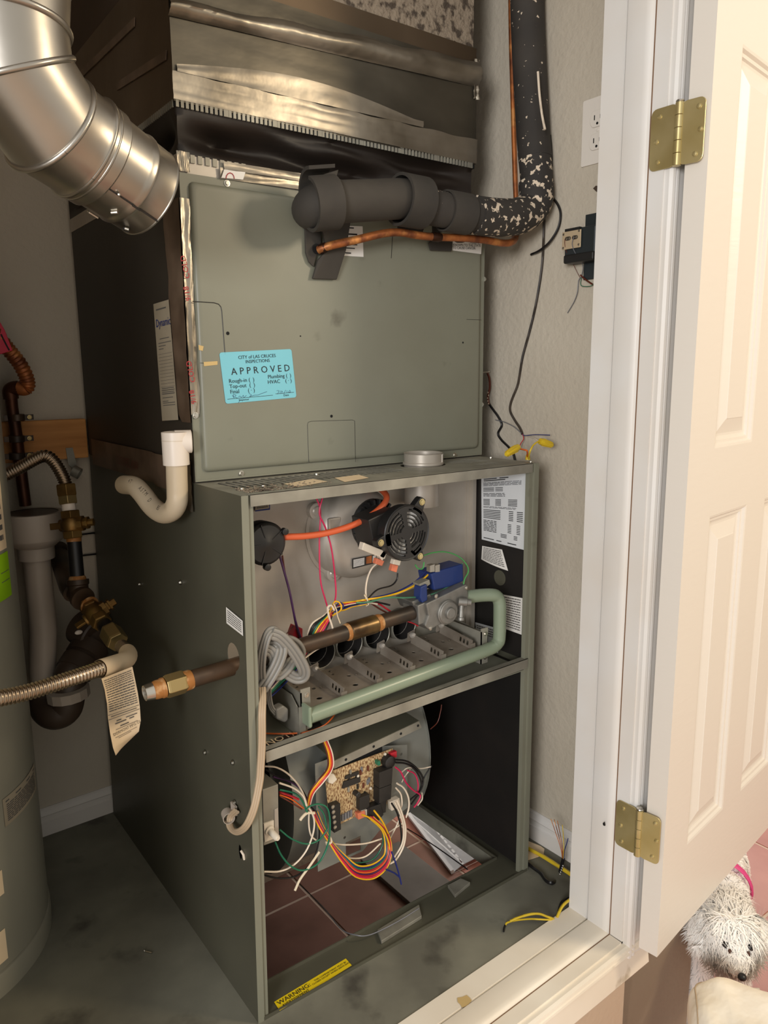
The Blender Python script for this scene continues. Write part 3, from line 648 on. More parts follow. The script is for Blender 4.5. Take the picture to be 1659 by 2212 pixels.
lab('notice_text', ((560, 1629), (690, 1582), (702, 1590), (570, 1640)), 'z', .4551, 'papery', textlines(4, .1, .95, .02, .98, .4, 9))
wl = lab('warning_label', ((592, 2165), (747, 2071), (760, 2086), (604, 2184)), 'z', .0028, 'yellow', None)
a_, c_, e_ = Zp(596, 2172, .0036), Zp(752, 2078, .0036), Zp(590, 2160, .0036)
xd = (c_-a_).normalized(); yd = EZ.cross(xd)
B0 = Zp(604, 2182, .0036)
letters([('WARNING:', .0088, B0+xd*.004+yd*.0088, xd, yd, 'LEFT'), ('THIS COMPARTMENT MUST BE', .0034, B0+xd*.078+yd*.0128, xd, yd, 'LEFT'), ('CLOSED EXCEPT WHEN SERVICING', .0034, B0+xd*.071+yd*.0078, xd, yd, 'LEFT'), ('AVERTISSEMENT', .0050, B0+xd*.008+yd*.0016, xd, yd, 'LEFT')], 'lettering', M['ink'], wl)
# ---- blower
bcy, bcz, br = .325, .268, .209
bl = empty('blower', Vector((.29, bcy, bcz))-fu.location); bl.parent = fu
for x in (.130, .449):
    b = MB(); b.plate((x, bcy, bcz), EY, EZ, EX*.0012, [(br*1.02*math.cos(t), br*1.02*math.sin(t)) for t in [2*math.pi*k/56 for k in range(56)]], [circ(0, 0, .135, 40)])
    b.build('side_plate', M['bluegrey'], bl)
b = MB(); A0, A1 = math.radians(112), math.radians(400)
b.grid(lambda u, v: Vector((.130+.32*v, bcy+br*math.cos(A0+(A1-A0)*u), bcz+br*math.sin(A0+(A1-A0)*u))), 60, 1); b.build('scroll_wrap', M['bluegrey'], bl, smooth=40)
b = MB(); b.lathe((.15, bcy, bcz), EX, [(0, .128), (.28, .128)], 40, False)
for k in range(40):
    a = 2*math.pi*k/40; r_ = Vector((0, math.cos(a), math.sin(a))); t_ = Vector((0, -math.sin(a), math.cos(a)))
    b.obox(Vector((.29, bcy, bcz))+r_*.120, EX*.14, r_*.012+t_*.006, t_*.0006)
b.build('wheel', M['void'], bl, kind='stuff')
b = MB(); b.lathe((.20, bcy, bcz), EX, [(0, .07), (.18, .07)], 28); b.build('motor', M['void'], bl)
for x in (.129, .4505):
    b = MB(); b.lathe((x-.004, bcy, bcz), EX, [(0, .140), (.004, .138), (.009, .138), (.009, .132), (.004, .132)], 48, False)
    b.build('inlet_ring', M['bluegrey'], bl, smooth=30)
cp = MB(); cp.plate((.170, .101, .138), EX, EZ, EY*.0012, [(0, .215), (0, 0), (.10, 0), (.145, .03), (.21, .05), (.21, .185), (.10, .215)], [circ(.02, .19, .003, 8), circ(.02, .05, .003, 8), circ(.06, .045, .003, 8), circ(.195, .17, .003, 8), circ(.045, .02, .003, 8), rect(.062, .096, .005, .034)])
cp.build('control_plate', M['bluegrey'], bl)
b = MB(); q = [Yp(*p, .078) for p in ((720, 1645), (905, 1558), (911, 1572), (722, 1661))]
b.prism([q[0], q[1], q[2], q[3]], (0, .0014, 0)); cbr = b.build('control_bracket', M['galv2'], bl)
b = MB(); b.prism([q[0], q[1], q[1]+Vector((-.01, .075, .012)), q[0]+Vector((-.004, .075, .012))], (0, 0, .0014)); b.build('bracket_top', M['paint_shaded'], bl)  # darker paint copy stands in for the shade of the recess
b = MB(); b.box(.205, .318, .0995, .1008, .322, .345); b.build('recess_shade_strip', M['void'], bl)  # solid near-black strip painting the recess shade below the bracket
for t in (.13, .44, .76, .97):
    c = lerp(lerp(q[0], q[1], t), lerp(q[3], q[2], t), .5); MB().lathe(c+NY*.0002, NY, [(0, .0026), (.0004, .0026)], 12).build('bolt_hole', M['void'], bl)
# ---- control board
cb = empty('control_board', Vector((.26, .09, .275))-fu.location); cb.parent = fu
BY = .090
b = MB(); pprism(b, ((702, 1671), (848, 1617), (841, 1735), (783, 1757), (713, 1791)), BY, .0018); b.build('board', M['pcb'], cb)
def comp(name, px, h, m_, bev=.0008):
    b = MB(); b.prism([Yp(a, c, BY)-EY*h for a, c in px], (0, h, 0)); return b.build(name, M[m_], cb, bev=bev)
comp('relay', ((806, 1660), (835, 1649), (833, 1684), (806, 1694)), .020, 'chip'); comp('relay', ((806, 1695), (833, 1685), (831, 1716), (806, 1726)), .020, 'chip')
comp('relay', ((769, 1718), (791, 1710), (790, 1738), (769, 1746)), .012, 'chip'); comp('relay', ((808, 1728), (826, 1722), (824, 1748), (808, 1752)), .014, 'chip')
comp('microchip', ((741, 1687), (776, 1676), (776, 1688), (738, 1702)), .004, 'chip', .0004); comp('microchip', ((745, 1675), (773, 1664), (773, 1671), (744, 1682)), .004, 'chip', .0004)
comp('connector', ((788, 1737), (812, 1728), (818, 1752), (806, 1766), (788, 1764)), .016, 'black'); comp('connector', ((834, 1727), (855, 1718), (858, 1737), (838, 1746)), .012, 'nylon'); comp('connector', ((766, 1753), (782, 1746), (784, 1759), (768, 1766)), .010, 'salmon'); comp('connector', ((776, 1748), (788, 1744), (788, 1757), (777, 1761)), .008, 'nylon')
comp('connector', ((700, 1664), (716, 1668), (722, 1679), (712, 1689), (704, 1686)), .010, 'nylon')
comp('terminal_strip', ((707, 1735), (726, 1728), (728, 1784), (713, 1792)), .014, 'black')
for k in range(5): screw(Yp(719+1.2*k, 1743+11*k, BY-.014), NY, .0024, M['steel'], cb, hexh=False)
b = MB(); b.lathe(Yp(834, 1641, BY), NY, [(0, .012), (.014, .012), (.016, .009)], 22); b.build('capacitor', M['chip'], cb, smooth=40)
b = MB(); b.lathe(Yp(766, 1711, BY), NY, [(0, .0052), (.013, .0052), (.014, .004)], 16); b.build('capacitor', M['chip'], cb, smooth=40)
comp('jumper', ((838, 1624), (852, 1619), (852, 1632), (842, 1636)), .008, 'w_red'); comp('jumper', ((809, 1641), (815, 1639), (816, 1648), (810, 1650)), .010, 'w_green')
rr = random.Random(3)
for i in range(16):
    x, y = rr.uniform(735, 800), rr.uniform(1655, 1725); y += (770-x)*.35
    comp('resistor', ((x, y), (x+3, y-1), (x+3, y+9), (x, y+10)), .003, rr.choice(['w_grey', 'w_brown', 'galv2', 'w_black']), 0)
for k in range(5): comp('resistor', ((731+6*k, 1762-3*k), (735+6*k, 1760-3*k), (735+6*k, 1774-3*k), (731+6*k, 1776-3*k)), .003, 'w_grey', 0)
for p in ((801, 1703), (773, 1676), (832, 1629)): MB().ball(Yp(*p, BY-.002), .003, 6).build('solder_post', M['nylon'], cb, smooth=60)
# ---- junction box with the door switch
jb = empty('junction_box', Vector((.045, .05, .33))-fu.location); jb.parent = fu
b = MB(); pprism(b, ((567, 1706), (601, 1694), (603, 1815), (570, 1827)), .035, .07); b.build('box', M['galv2'], jb, bev=.0012)
b = MB(); pprism(b, ((593, 1749), (601, 1745), (603, 1812), (594, 1814)), .0335, .002); b.build('cover_tab', M['galv'], jb, bev=.0006)
b = MB(); pprism(b, ((570, 1780), (592, 1772), (593, 1812), (572, 1820)), .032, .004); b.build('switch_plate', M['nylon'], jb, bev=.0008)
c = Yp(582, 1794, .032); b = MB(); b.lathe(c, Vector((.10, -1, -.12)), [(0, .0085), (.002, .0085), (.003, .0056), (.022, .0052), (.025, .0035)], 18); b.build('door_switch', M['nylon'], jb, smooth=40)
# screws and scars on the left skin
for p in ((390, 1258), (507, 1733), (503, 1647), (302, 1262), (443, 1625)): screw(Xp(*p, -.001-.010*(1-Xp(*p, 0).z/FH)), (-1, 0, 0), .003, M['steel'], fu)
b = MB(); b.tube([Xp(521, 1838, -.009), Xp(526, 1846, -.0085), Xp(528, 1856, -.007)], .0022, 8); fp('grommet_lip', b, 'w_white', smooth=60)
b = MB(); cc = Xp(507, 1757, -.010); b.lathe(cc+Vector((-.009, .006, -.004)), Vector((-.25, -1, 0)), [(-.009, .0095), (.009, .0095), (.009, .0085), (-.009, .0085)], 20, False); b.box(cc.x-.002, cc.x+.001, cc.y-.008, cc.y+.010, cc.z, cc.z+.016); fp('cord_clamp', b, 'pvcgrey', smooth=30)
# ---- wiring
def W(c, y, pts, r=.0014, n=5):
    ys = y if isinstance(y, (list, tuple)) else [y]*len(pts)
    return wire('wire', [Yp(a, d, k) for (a, d), k in zip(pts, ys)], r, M['w_'+c], fu, 6, n)
W('pink', .085, [(681, 1070), (692, 1103), (690, 1165), (692, 1250), (703, 1296), (711, 1322)]); W('pink', .082, [(698, 1070), (690, 1108), (703, 1140), (716, 1185), (724, 1250), (725, 1290), (716, 1322)], .0015)
W('purple', .094, [(604, 1200), (614, 1235), (626, 1280), (638, 1340), (650, 1380), (656, 1402)], .0020); W('brown', .098, [(610, 1200), (616, 1240), (628, 1290), (638, 1345), (646, 1380), (652, 1410)], .0016)
W('brown', .10, [(634, 1352), (620, 1368), (606, 1382)], .001)
rr = random.Random(11)
for i, c in enumerate(('white', 'black', 'black', 'green', 'yellow', 'red', 'orange', 'pink', 'black')):
    o = (i-4)*2.6
    W(c, [.07, .066, .062, .066, .07, .075], [(716+o*.4, 1316), (708+o*.9, 1330), (690+o*1.4, 1352+o*.6), (676+o*1.1, 1376+o*.8), (664+o*.7, 1398+o*.4), (652+o*.4, 1418+o*.3)])
for i, c in enumerate(('yellow', 'red', 'white', 'black', 'blue', 'yellow')):
    o = i*2.4
    W(c, .068, [(712+o*.3, 1320), (724, 1308+o), (738+o*.5, 1303+o*1.2), (760, 1300+o*.9), (792, 1295+o*.8)], .0015)
W('blue', .062, [(722, 1322), (738, 1316), (741, 1306), (733, 1302), (726, 1310)], .0014); W('yellow', .060, [(718, 1330), (736, 1318), (735, 1304), (724, 1299), (716, 1312), (706, 1336)], .0014)
W('yellow', .055, [(770, 1299), (792, 1295), (830, 1289), (862, 1280), (895, 1265), (920, 1246), (940, 1224)], .0018); W('blue', .06, [(792, 1293), (830, 1286), (862, 1276), (893, 1259), (915, 1240), (928, 1226)], .0014)
W('teal', .05, [(770, 1302), (800, 1300), (834, 1291), (880, 1291), (925, 1286), (962, 1271), (984, 1246), (999, 1217)], .0016)
W('white', .055, [(791, 1296), (790, 1272), (794, 1248), (803, 1228), (813, 1218)], .0017); W('black', .056, [(794, 1294), (815, 1274), (845, 1265), (857, 1252), (859, 1238)], .0014)
W('ltgreen', .03, [(915, 1200), (935, 1194), (960, 1192), (985, 1199), (1003, 1213), (1012, 1232), (1004, 1250), (1001, 1262)], .0013); W('ltgreen', .03, [(897, 1220), (903, 1228), (913, 1228), (916, 1214)], .0013)
W('red', .07, [(792, 1300), (815, 1303), (835, 1315), (845, 1322)], .0016); W('black', .07, [(800, 1298), (825, 1303), (842, 1307)], .0018); W('brown', .075, [(800, 1302), (818, 1314), (836, 1324)], .0016); W('white', .066, [(792, 1301), (815, 1305)], .0016)
W('white', .055, [(722, 1318), (716, 1308), (708, 1312), (710, 1330), (718, 1356), (719, 1374), (705, 1392), (682, 1404), (655, 1424)], .0018)
W('red', .06, [(873, 1340), (892, 1346), (903, 1352)], .0014); W('pink', .07, [(895, 1341), (905, 1349)], .0016)
for i, c in enumerate(('purple', 'white', 'teal', 'green', 'black', 'blue')): W(c, .085, [(650+i, 1416+i*2), (628, 1442+i*4), (605, 1462+i*5), (585, 1485+i*4)], .0015)
MB().tube(smooth_path([Yp(*p, .054) for p in ((721, 1304), (727, 1318), (729, 1330), (735, 1346))], 4), .0022, 6, sect=(1, .4)).build('cable_tie', M['tie'], fu)
MB().tube([Yp(*p, .052) for p in ((787, 1285), (793, 1293), (796, 1306), (791, 1309))], .0022, 6, sect=(1, .5)).build('cable_tie', M['tie'], fu)
MB().tube([Yp(*p, .05) for p in ((658, 1428), (664, 1436), (668, 1454))], .0028, 6, sect=(1, .4)).build('cable_tie', M['tie'], fu)
wire('wire', [Zp(566, 1584, .458), Zp(600, 1585, .458), Zp(640, 1584, .458), Zp(668, 1580, .459), Zp(700, 1567, .461), Zp(718, 1550, .463), Zp(726, 1538, .464)], .0015, M['w_orange'], fu)
# lower compartment
for i, c in enumerate(('brown', 'yellow', 'orange', 'red', 'white')):
    o = i*2.8-5
    W(c, [.06, .055, .055, .06, .06, .06], [(700+o, 1596), (712+o, 1630), (712+o, 1660), (690+o*1.3, 1690), (672+o*.9, 1714), (664+o*.5, 1748)], .0015)
W('white', .06, [(572, 1655), (598, 1658), (626, 1675), (650, 1705), (664, 1740)], .0016); W('black', .07, [(574, 1662), (600, 1678), (640, 1693), (660, 1720), (668, 1745)], .0018); W('purple', .07, [(590, 1678), (630, 1690), (655, 1712), (664, 1740)], .0016)
W('white', .045, [(603, 1691), (635, 1703), (655, 1720), (662, 1740)], .0017); W('green', .05, [(604, 1706), (635, 1713), (652, 1728), (664, 1754)], .0016); W('red', .055, [(604, 1711), (625, 1718), (645, 1727)], .0022); W('orange', .055, [(604, 1717), (630, 1727), (656, 1746)], .0014); W('brown', .055, [(604, 1720), (628, 1733), (652, 1748)], .0013)
W('white', .05, [(662, 1742), (672, 1752), (679, 1775), (675, 1805), (660, 1840), (635, 1868), (605, 1882), (570, 1883)], .0017); W('black', .06, [(570, 1890), (600, 1897), (635, 1894), (662, 1876), (682, 1845), (690, 1800), (684, 1760), (670, 1740)], .0015)
W('green', .045, [(594, 1818), (608, 1848), (630, 1872), (656, 1880), (688, 1864), (707, 1828), (713, 1785), (708, 1748), (690, 1737), (668, 1742), (660, 1752)], .0016); W('green', .05, [(604, 1792), (630, 1812), (662, 1823), (690, 1814), (708, 1790)], .0015)
W('white', .055, [(668, 1748), (667, 1780), (672, 1805), (684, 1816)], .0015); W('green', .05, [(706, 1790), (700, 1760), (688, 1742)], .0014)
MB().tube(smooth_path([Yp(*p, .045) for p in ((690, 1840), (668, 1872), (648, 1900), (637, 1924))], 4), .0020, 6, sect=(1, .35)).build('cable_tie', M['tie'], fu)
MB().tube(smooth_path([Yp(*p, .05) for p in ((680, 1756), (664, 1756), (654, 1764), (648, 1772))], 4), .0024, 6, sect=(1, .5)).build('cable_tie', M['tie'], fu)
MB().tube(smooth_path([Yp(*p, .05) for p in ((704, 1822), (714, 1818), (712, 1808))], 4), .0036, 6, sect=(1, .5)).build('cable_tie', M['tie'], fu)
for i, c in enumerate(('yellow', 'pink', 'red', 'purple', 'orange', 'red', 'green', 'blue', 'yellow')):
    o = i*2.5; e = i*1.6
    W(c, [.06, .055, .05, .045, .042, .042, .045, .05, .06, .07], [(672+e, 1752), (690+o*.5, 1788), (712+o*.4, 1822), (738+o*.6, 1862-o*.5), (768+o*.3, 1894-o*1.2), (806-o*.2, 1898-o*1.5), (836-o*.6, 1874-o), (846-o*.7, 1836), (836-o*.5, 1795), (806-o*.6, 1764)], .0015)
W('yellow', .05, [(782, 1760), (800, 1768), (826, 1790), (840, 1822), (842, 1850)], .0017); W('yellow', .055, [(808, 1751), (826, 1774), (838, 1800)], .0017)
W('white', .06, [(714, 1822), (745, 1825), (790, 1822), (824, 1812)], .0016); W('white', .06, [(730, 1843), (756, 1854), (790, 1850), (822, 1822)], .0016); W('green', .062, [(735, 1852), (768, 1864), (806, 1856), (826, 1826), (827, 1800), (822, 1785)], .0015)
W('white', .07, [(838, 1820), (856, 1785), (866, 1760)], .0015); W('white', .07, [(840, 1798), (870, 1778)], .0015)
W('white', .055, [(857, 1692), (872, 1702), (882, 1722), (883, 1745), (877, 1766)], .0018); W('white', .055, [(855, 1702), (866, 1716), (868, 1738), (862, 1752)], .0016); W('white', .05, [(857, 1728), (868, 1756), (876, 1790), (872, 1826), (856, 1856), (842, 1866)], .0020); W('white', .052, [(852, 1732), (865, 1760), (872, 1792), (868, 1824), (852, 1852)], .0018); W('black', .055, [(846, 1735), (858, 1756), (866, 1790), (866, 1826), (850, 1858)], .0018)
W('black', .07, [(855, 1641), (880, 1645), (902, 1662), (914, 1684), (908, 1708), (886, 1728)], .0020); W('black', .072, [(855, 1647), (878, 1650), (898, 1664), (910, 1690), (904, 1714), (888, 1738)], .0020); W('pink', .065, [(854, 1657), (866, 1668), (878, 1692), (894, 1708), (908, 1718), (902, 1734), (894, 1744)], .0017); W('pink', .07, [(880, 1664), (896, 1672), (903, 1692), (902, 1712)], .0015); W('white', .075, [(868, 1668), (878, 1660), (890, 1658), (910, 1660), (931, 1656)], .0014); W('white', .075, [(886, 1662), (874, 1678), (868, 1690)], .0013); W('black', .075, [(903, 1720), (915, 1682), (932, 1654)], .0016); W('white', .07, [(911, 1712), (912, 1726), (902, 1740)], .0015); W('brown', .08, [(930, 1575), (945, 1560), (952, 1535), (954, 1522)], .0010)
W('blue', .04, [(846, 1840), (856, 1868), (864, 1896), (867, 1910)], .0016); W('blue', .04, [(834, 1878), (852, 1886), (863, 1895)], .0016)
wire('wire', [Zp(880, 1790, -.05), Zp(940, 1828, -.02), Zp(1010, 1878, .016)], .0013, M['w_black'], fu)
wire('wire', [Zp(645, 1908, -.1), Zp(700, 1962, -.06), Zp(735, 2005, -.01), Zp(765, 2019, .017), Zp(800, 2019, .017), Zp(860, 1990, .018), Zp(905, 1962, .02)], .0011, M['w_grey'], fu)
# wooden-brown wire stub and flange notch on deck
# ---- flat grey power cord, coiled in the burner compartment
pc = empty('power_cord', Vector((.05, .03, .60))-fu.location); pc.parent = fu
def flat(pts, y, r=.0098, m_='cord', sec=(1, .36), side=(1, -.6, .2), name='cord'):
    ys = y if isinstance(y, (list, tuple)) else [y]*len(pts)
    P = smooth_path([Yp(a, d, k) for (a, d), k in zip(pts, ys)], 5); b = MB()
    T0 = (P[1]-P[0]).normalized(); N0 = Vector((side)) 
    for o in (-1, 0, 1):                      # three moulded conductors side by side
        m = len(P); T = [(P[min(i+1, m-1)]-P[max(i-1, 0)]).normalized() for i in range(m)]
        vd = Vector((-.59, -.79, .18)); Nn = [t.cross(vd).normalized() for t in T]
        b.tube([P[i]+Nn[i]*o*r*.62 for i in range(m)], r*.42, 7)
    return b.build(name, M[m_], pc, smooth=60)
flat([(566, 1488), (584, 1462), (600, 1432), (608, 1406), (604, 1392), (590, 1386), (572, 1392)], [.03, .028, .026, .025, .03, .036, .04])
flat([(586, 1368), (606, 1376), (628, 1398), (646, 1424), (657, 1448), (654, 1462), (638, 1464), (618, 1452)], [.024, .022, .02, .02, .022, .028, .035, .04])
flat([(565, 1470), (564, 1440), (568, 1405), (578, 1372), (588, 1362), (598, 1368), (590, 1384)], [.035, .03, .026, .024, .026, .03, .036], .0072)
flat([(578, 1388), (598, 1391), (622, 1385), (640, 1394), (648, 1410), (640, 1420)], [.04, .038, .036, .036, .04, .046])
flat([(572, 1402), (586, 1408), (594, 1424), (592, 1444), (600, 1458), (618, 1444), (632, 1424)], [.035, .034, .034, .036, .036, .036, .04])
flat([(572, 1448), (584, 1440), (588, 1424), (580, 1412)], [.045, .045, .05, .05], .006)
flat([(580, 1484), (581, 1505), (586, 1528), (597, 1542)], [.035, .05, .055, .055], .0045)
b = MB(); pprism(b, ((596, 1533), (612, 1524), (624, 1532), (623, 1556), (616, 1562), (598, 1554)), .05, .018); b.build('plug', M['cord'], pc, bev=.003)
cd_ = [Yp(566, 1486, .02), Yp(567, 1510, .006), Yp(566, 1545, -.007), Yp(566, 1600, -.009), Yp(563, 1660, -.010), Yp(560, 1692, -.012), Yp(548, 1748, -.016), Xp(530, 1786, -.020), Xp(510, 1797, -.022), Xp(497, 1784, -.020), Xp(498, 1764, -.0155), Xp(510, 1752, -.014)]
P = smooth_path(cd_, 6); b = MB(); m = len(P)
T = [(P[min(i+1, m-1)]-P[max(i-1, 0)]).normalized() for i in range(m)]; Nn = [t.cross(Vector((-.45, -.85, .2))).normalized() for t in T]
for o in (-1, 0, 1): b.tube([P[i]+Nn[i]*o*.0034 for i in range(m)], .0026, 7)
b.build('cord', M['cordlt'], pc, smooth=60)
# ------------------------------------------------------------------ evaporator coil case on top of the furnace
ec = empty('evaporator_case', (.31, .45, FH), 'grey-green evaporator coil cabinet standing on the furnace, blue approval sticker on its front', 'air handler')
def ep(name, b, m, **k): return b.build(name, M[m], k.pop('parent', ec), **k)
EY0, EZ0, EZ1 = .164, .8705, 1.3365
b = MB().box(.0, .6285, EY0+.001, .752, EZ0-.0015, EZ1); ep('case_body', b, 'case_shaded')
b = MB(); b.box(.0015, .6300, EY0, EY0+.0012, EZ0, EZ1); b.box(.0005, .0015, EY0-.001, EY0+.012, EZ0, EZ1); b.box(.0015, .629, EY0-.0015, EY0, EZ0, EZ0+.003); b.box(.629, .6305, EY0-.001, EY0+.02, EZ0, EZ1); fpn = ep('front_panel', b, 'paint')
def rring(k, d): return [Vector((x, EY0-d, z)) for x, z in rrect(.0145+k, .6175-k, .8848+k, 1.3255-k, .008)]
vs = []; prof = [(0, -.0006), (.0005, .002), (.002, .0052), (.0055, .0068), (.009, .0070)]
for k, d in prof: vs += rring(k, d)
n = 20; fs = [(n*i+j, n*i+(j+1) % n, n*(i+1)+(j+1) % n, n*(i+1)+j) for i in range(len(prof)-1) for j in range(n)]; fs.append(tuple(range(n*(len(prof)-1), n*len(prof))))
MB().add(vs, fs).build('raised_panel', M['paint'], fpn, smooth=50)
PY = EY0-.0072
def seam(name, px, w=.0011, par=fpn):
    pts = [Yp(*p, PY) for p in px]; b = MB(); b.tube(pts, w*.62, 5); b.build(name, M['chip'], par)
seam('knockout_seam', [(416, 651), (462, 654), (472, 657), (477, 663), (479, 672), (486, 766)]); seam('knockout_seam', [(667, 1000), (664, 918), (666, 912), (672, 910), (761, 907), (766, 909), (768, 998)], .0006); seam('knockout_seam', [(1008, 690), (1040, 691)], .0006); seam('knockout_seam', [(848, 510), (845, 558)], .0009); seam('knockout_seam', [(432, 784), (470, 786)], .0005)
for p, r in (((492, 720), .0028), ((716, 899), .0026), ((649, 726), .0012), ((1000, 740), .0018)):
    MB().lathe(Yp(*p, PY), NY, [(0, r), (.0003, r)], 14).build('screw_hole', M['void'], fpn)
for p in ((490, 396), (521, 1023), (982, 983)): screw(Yp(*p, EY0), NY, .0034, M['steel'], ec)
screw(Yp(422, 897, EY0-.002), NY, .0034, M['steel'], ec)
screw(Xp(1046, 603, .6305), EX, .003, M['steel'], ec); screw(Xp(1041, 874, .6305), EX, .003, M['steel'], ec)
b = MB()
for q in (((429, 745), (440, 748), (438, 758), (430, 756)), ((440, 782), (470, 780), (470, 788), (441, 791))): b.prism([Yp(*p, PY-.0004) for p in q], (0, .0006, 0))
ep('glue_spot', b, 'stain', parent=fpn, kind='stuff')
# inspection sticker
SQ = [(.0482, PY, 1.0735), (.1790, PY, 1.0806), (.1845, PY, 1.0005), (.0552, PY, .9930)]
TL, TR, BR, BL = map(Vector, SQ); xd = (TR-TL).normalized(); yd = (TL-BL).normalized()
b = MB(); W_, H_ = (TR-TL).length, (TL-BL).length
b.plate(BL+NY*.0003, xd, (TL-BL)/H_, NY*.0003, rrect(0, W_, 0, H_, .004)); ist = b.build('approval_sticker', M['blue'], ec)
def sp_(u, v): return BL+xd*(u*W_)+(TL-BL)*v+NY*.0007
yv = (TL-BL).normalized()
letters([('CITY of LAS CRUCES', .0052, sp_(.5, .855), xd, yv, 'CENTER'), ('INSPECTIONS', .0050, sp_(.5, .765), xd, yv, 'CENTER'), ('A P P R O V E D', .0108, sp_(.535, .555), xd, yv, 'CENTER'),
         ('Rough-in (  )', .0062, sp_(.075, .40), xd, yv, 'LEFT'), ('Top-out  (  )', .0062, sp_(.075, .295), xd, yv, 'LEFT'), ('Final      ( \u00b7 )', .0062, sp_(.075, .19), xd, yv, 'LEFT'), ('Plumbing (  )', .0060, sp_(.955, .43), xd, yv, 'RIGHT'), ('HVAC    ( \u00b7 )', .0060, sp_(.955, .325), xd, yv, 'RIGHT'),
         ('Inspector', .0033, sp_(.18, .033), xd, yv, 'LEFT'), ('Date', .0036, sp_(.85, .045), xd, yv, 'CENTER')], 'lettering', M['ink'], ist)
b = MB()
for u0, u1, v in ((.03, .66, .083), (.70, .97, .105)): b.add([sp_(u0, v), sp_(u1, v), sp_(u1, v+.009), sp_(u0, v+.009)], [(0, 1, 2, 3)])
b.build('rule', M['ink'], ist, kind='stuff')
b = MB()
for pts in ([(.10, .16), (.12, .10), (.115, .17), (.15, .15), (.13, .12), (.17, .09)], [(.18, .11), (.20, .13), (.22, .10), (.25, .14), (.25, .09), (.29, .13)], [(.33, .16), (.36, .13), (.33, .10), (.40, .12), (.45, .12), (.50, .14), (.58, .17)], [(.20, .05), (.17, .0)], [(.72, .17), (.75, .17), (.73, .10)], [(.77, .17), (.765, .10)], [(.79, .10), (.79, .16), (.81, .13)], [(.82, .10), (.85, .17)], [(.87, .16), (.865, .11)], [(.89, .12), (.91, .16), (.92, .12), (.89, .12)]):
    b.tube(smooth_path([sp_(*p) for p in pts], 4), .00035, 4)
b.build('signature', M['pencil'], ist, kind='stuff')
# labels half hidden behind the insulated line
l1 = label_sheet('maker_label', [Yp(*p, PY) for p in ((735, 487), (783, 489), (785, 555), (730, 552))], M['paper'], ec, M['ink'], [(.05, .04, [(.3, .6)]), (.25, .05, [(.3, .75)]), (.60, .035, [(.2, .75)]), (.72, .035, [(.25, .65)]), (.88, .04, [(.15, .5)])], th=.0004)
q = [Yp(*p, PY) for p in ((978, 516), (1041, 518), (1039, 549), (977, 541))]
l2 = label_sheet('notice_label', q, M['paper'], ec, M['ink'], None, th=.0004)
def onq(u, v): return lerp(lerp(q[0], q[1], u), lerp(q[3], q[2], u), v)+NY*.0008
x2 = q[1]-q[0]; y2 = q[0]-q[3]
letters([('...ICLES OF', .0048, onq(.95, .28), x2, EZ, 'RIGHT'), ('KNOWN TO THE STATE', .0046, onq(.96, .50), x2, EZ, 'RIGHT'), ('TO CAUSE CANCER.', .0046, onq(.80, .72), x2, EZ, 'RIGHT')], 'lettering', M['ink'], l2)
# foil tape down the left corner, dull tape along the joint with the furnace
def crumple(fn, nu, nv, amp, seed):
    rr = random.Random(seed); ph = [rr.uniform(0, 6.28) for _ in range(6)]
    def g(u, v):
        p, nrm = fn(u, v); return p+nrm*(amp*(math.sin(u*9+ph[0]+3*v)*.5+math.sin(v*31+ph[1]+u*7)*.35+math.sin(v*67+u*13+ph[2])*.2+rr.uniform(-.25, .25)))
    return lambda u, v: g(u, v)
def tape_front(u, v):
    z = lerp(1.300, .9775, v); e = .0008*math.sin(v*40); w = lerp(.014, .0132, v)+.0012*math.sin(v*23)
    return Vector((lerp(-.0012, w, u), EY0-.0022, z+e*u)), NY
MB().grid(crumple(tape_front, 8, 60, .0011, 1), 8, 60).build('foil_tape', M['foil'], ec, smooth=70)
def tape_side(u, v):
    z = lerp(1.300, .965, v); y = lerp(EY0-.002, .223+.003*math.sin(v*15)-(0 if v < .93 else (v-.93)*.4), u); return Vector((-.0030-.0006*u, y, z)), EX*-1
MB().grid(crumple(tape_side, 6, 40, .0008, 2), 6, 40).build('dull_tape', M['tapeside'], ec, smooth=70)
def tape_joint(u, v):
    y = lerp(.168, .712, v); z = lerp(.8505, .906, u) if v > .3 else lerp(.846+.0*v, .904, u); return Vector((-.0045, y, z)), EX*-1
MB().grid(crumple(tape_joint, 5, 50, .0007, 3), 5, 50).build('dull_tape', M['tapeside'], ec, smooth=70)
def tape_low(u, v):
    z = lerp(.905, .822, v); return Vector((-.0062, lerp(.166, .188, u), z)), EX*-1
MB().grid(crumple(tape_low, 4, 16, .0012, 4), 4, 16).build('foil_tape', M['foil'], ec, smooth=70)
tz = Vector((0, 0, 1))
def tt(s, z, up_=False): return (s, .0085, Vector((.0075, EY0-.0046, z)), Vector((-.18, 0, 1)), Vector((-1, 0, -.18)), 'LEFT')
for k in (('COLD', 1.184), ('9/18', 1.151), ('COLD', 1.028), ('9/18', .995)): letters([tt(*k)], 'tape_print', M['inkred'], ec)
letters([('12-0182-6W', .018, Vector((-.0056, .48, .866)), Vector((0, -1, -.03)), EZ, 'CENTER')], 'tape_print', M['w_brown'], ec)
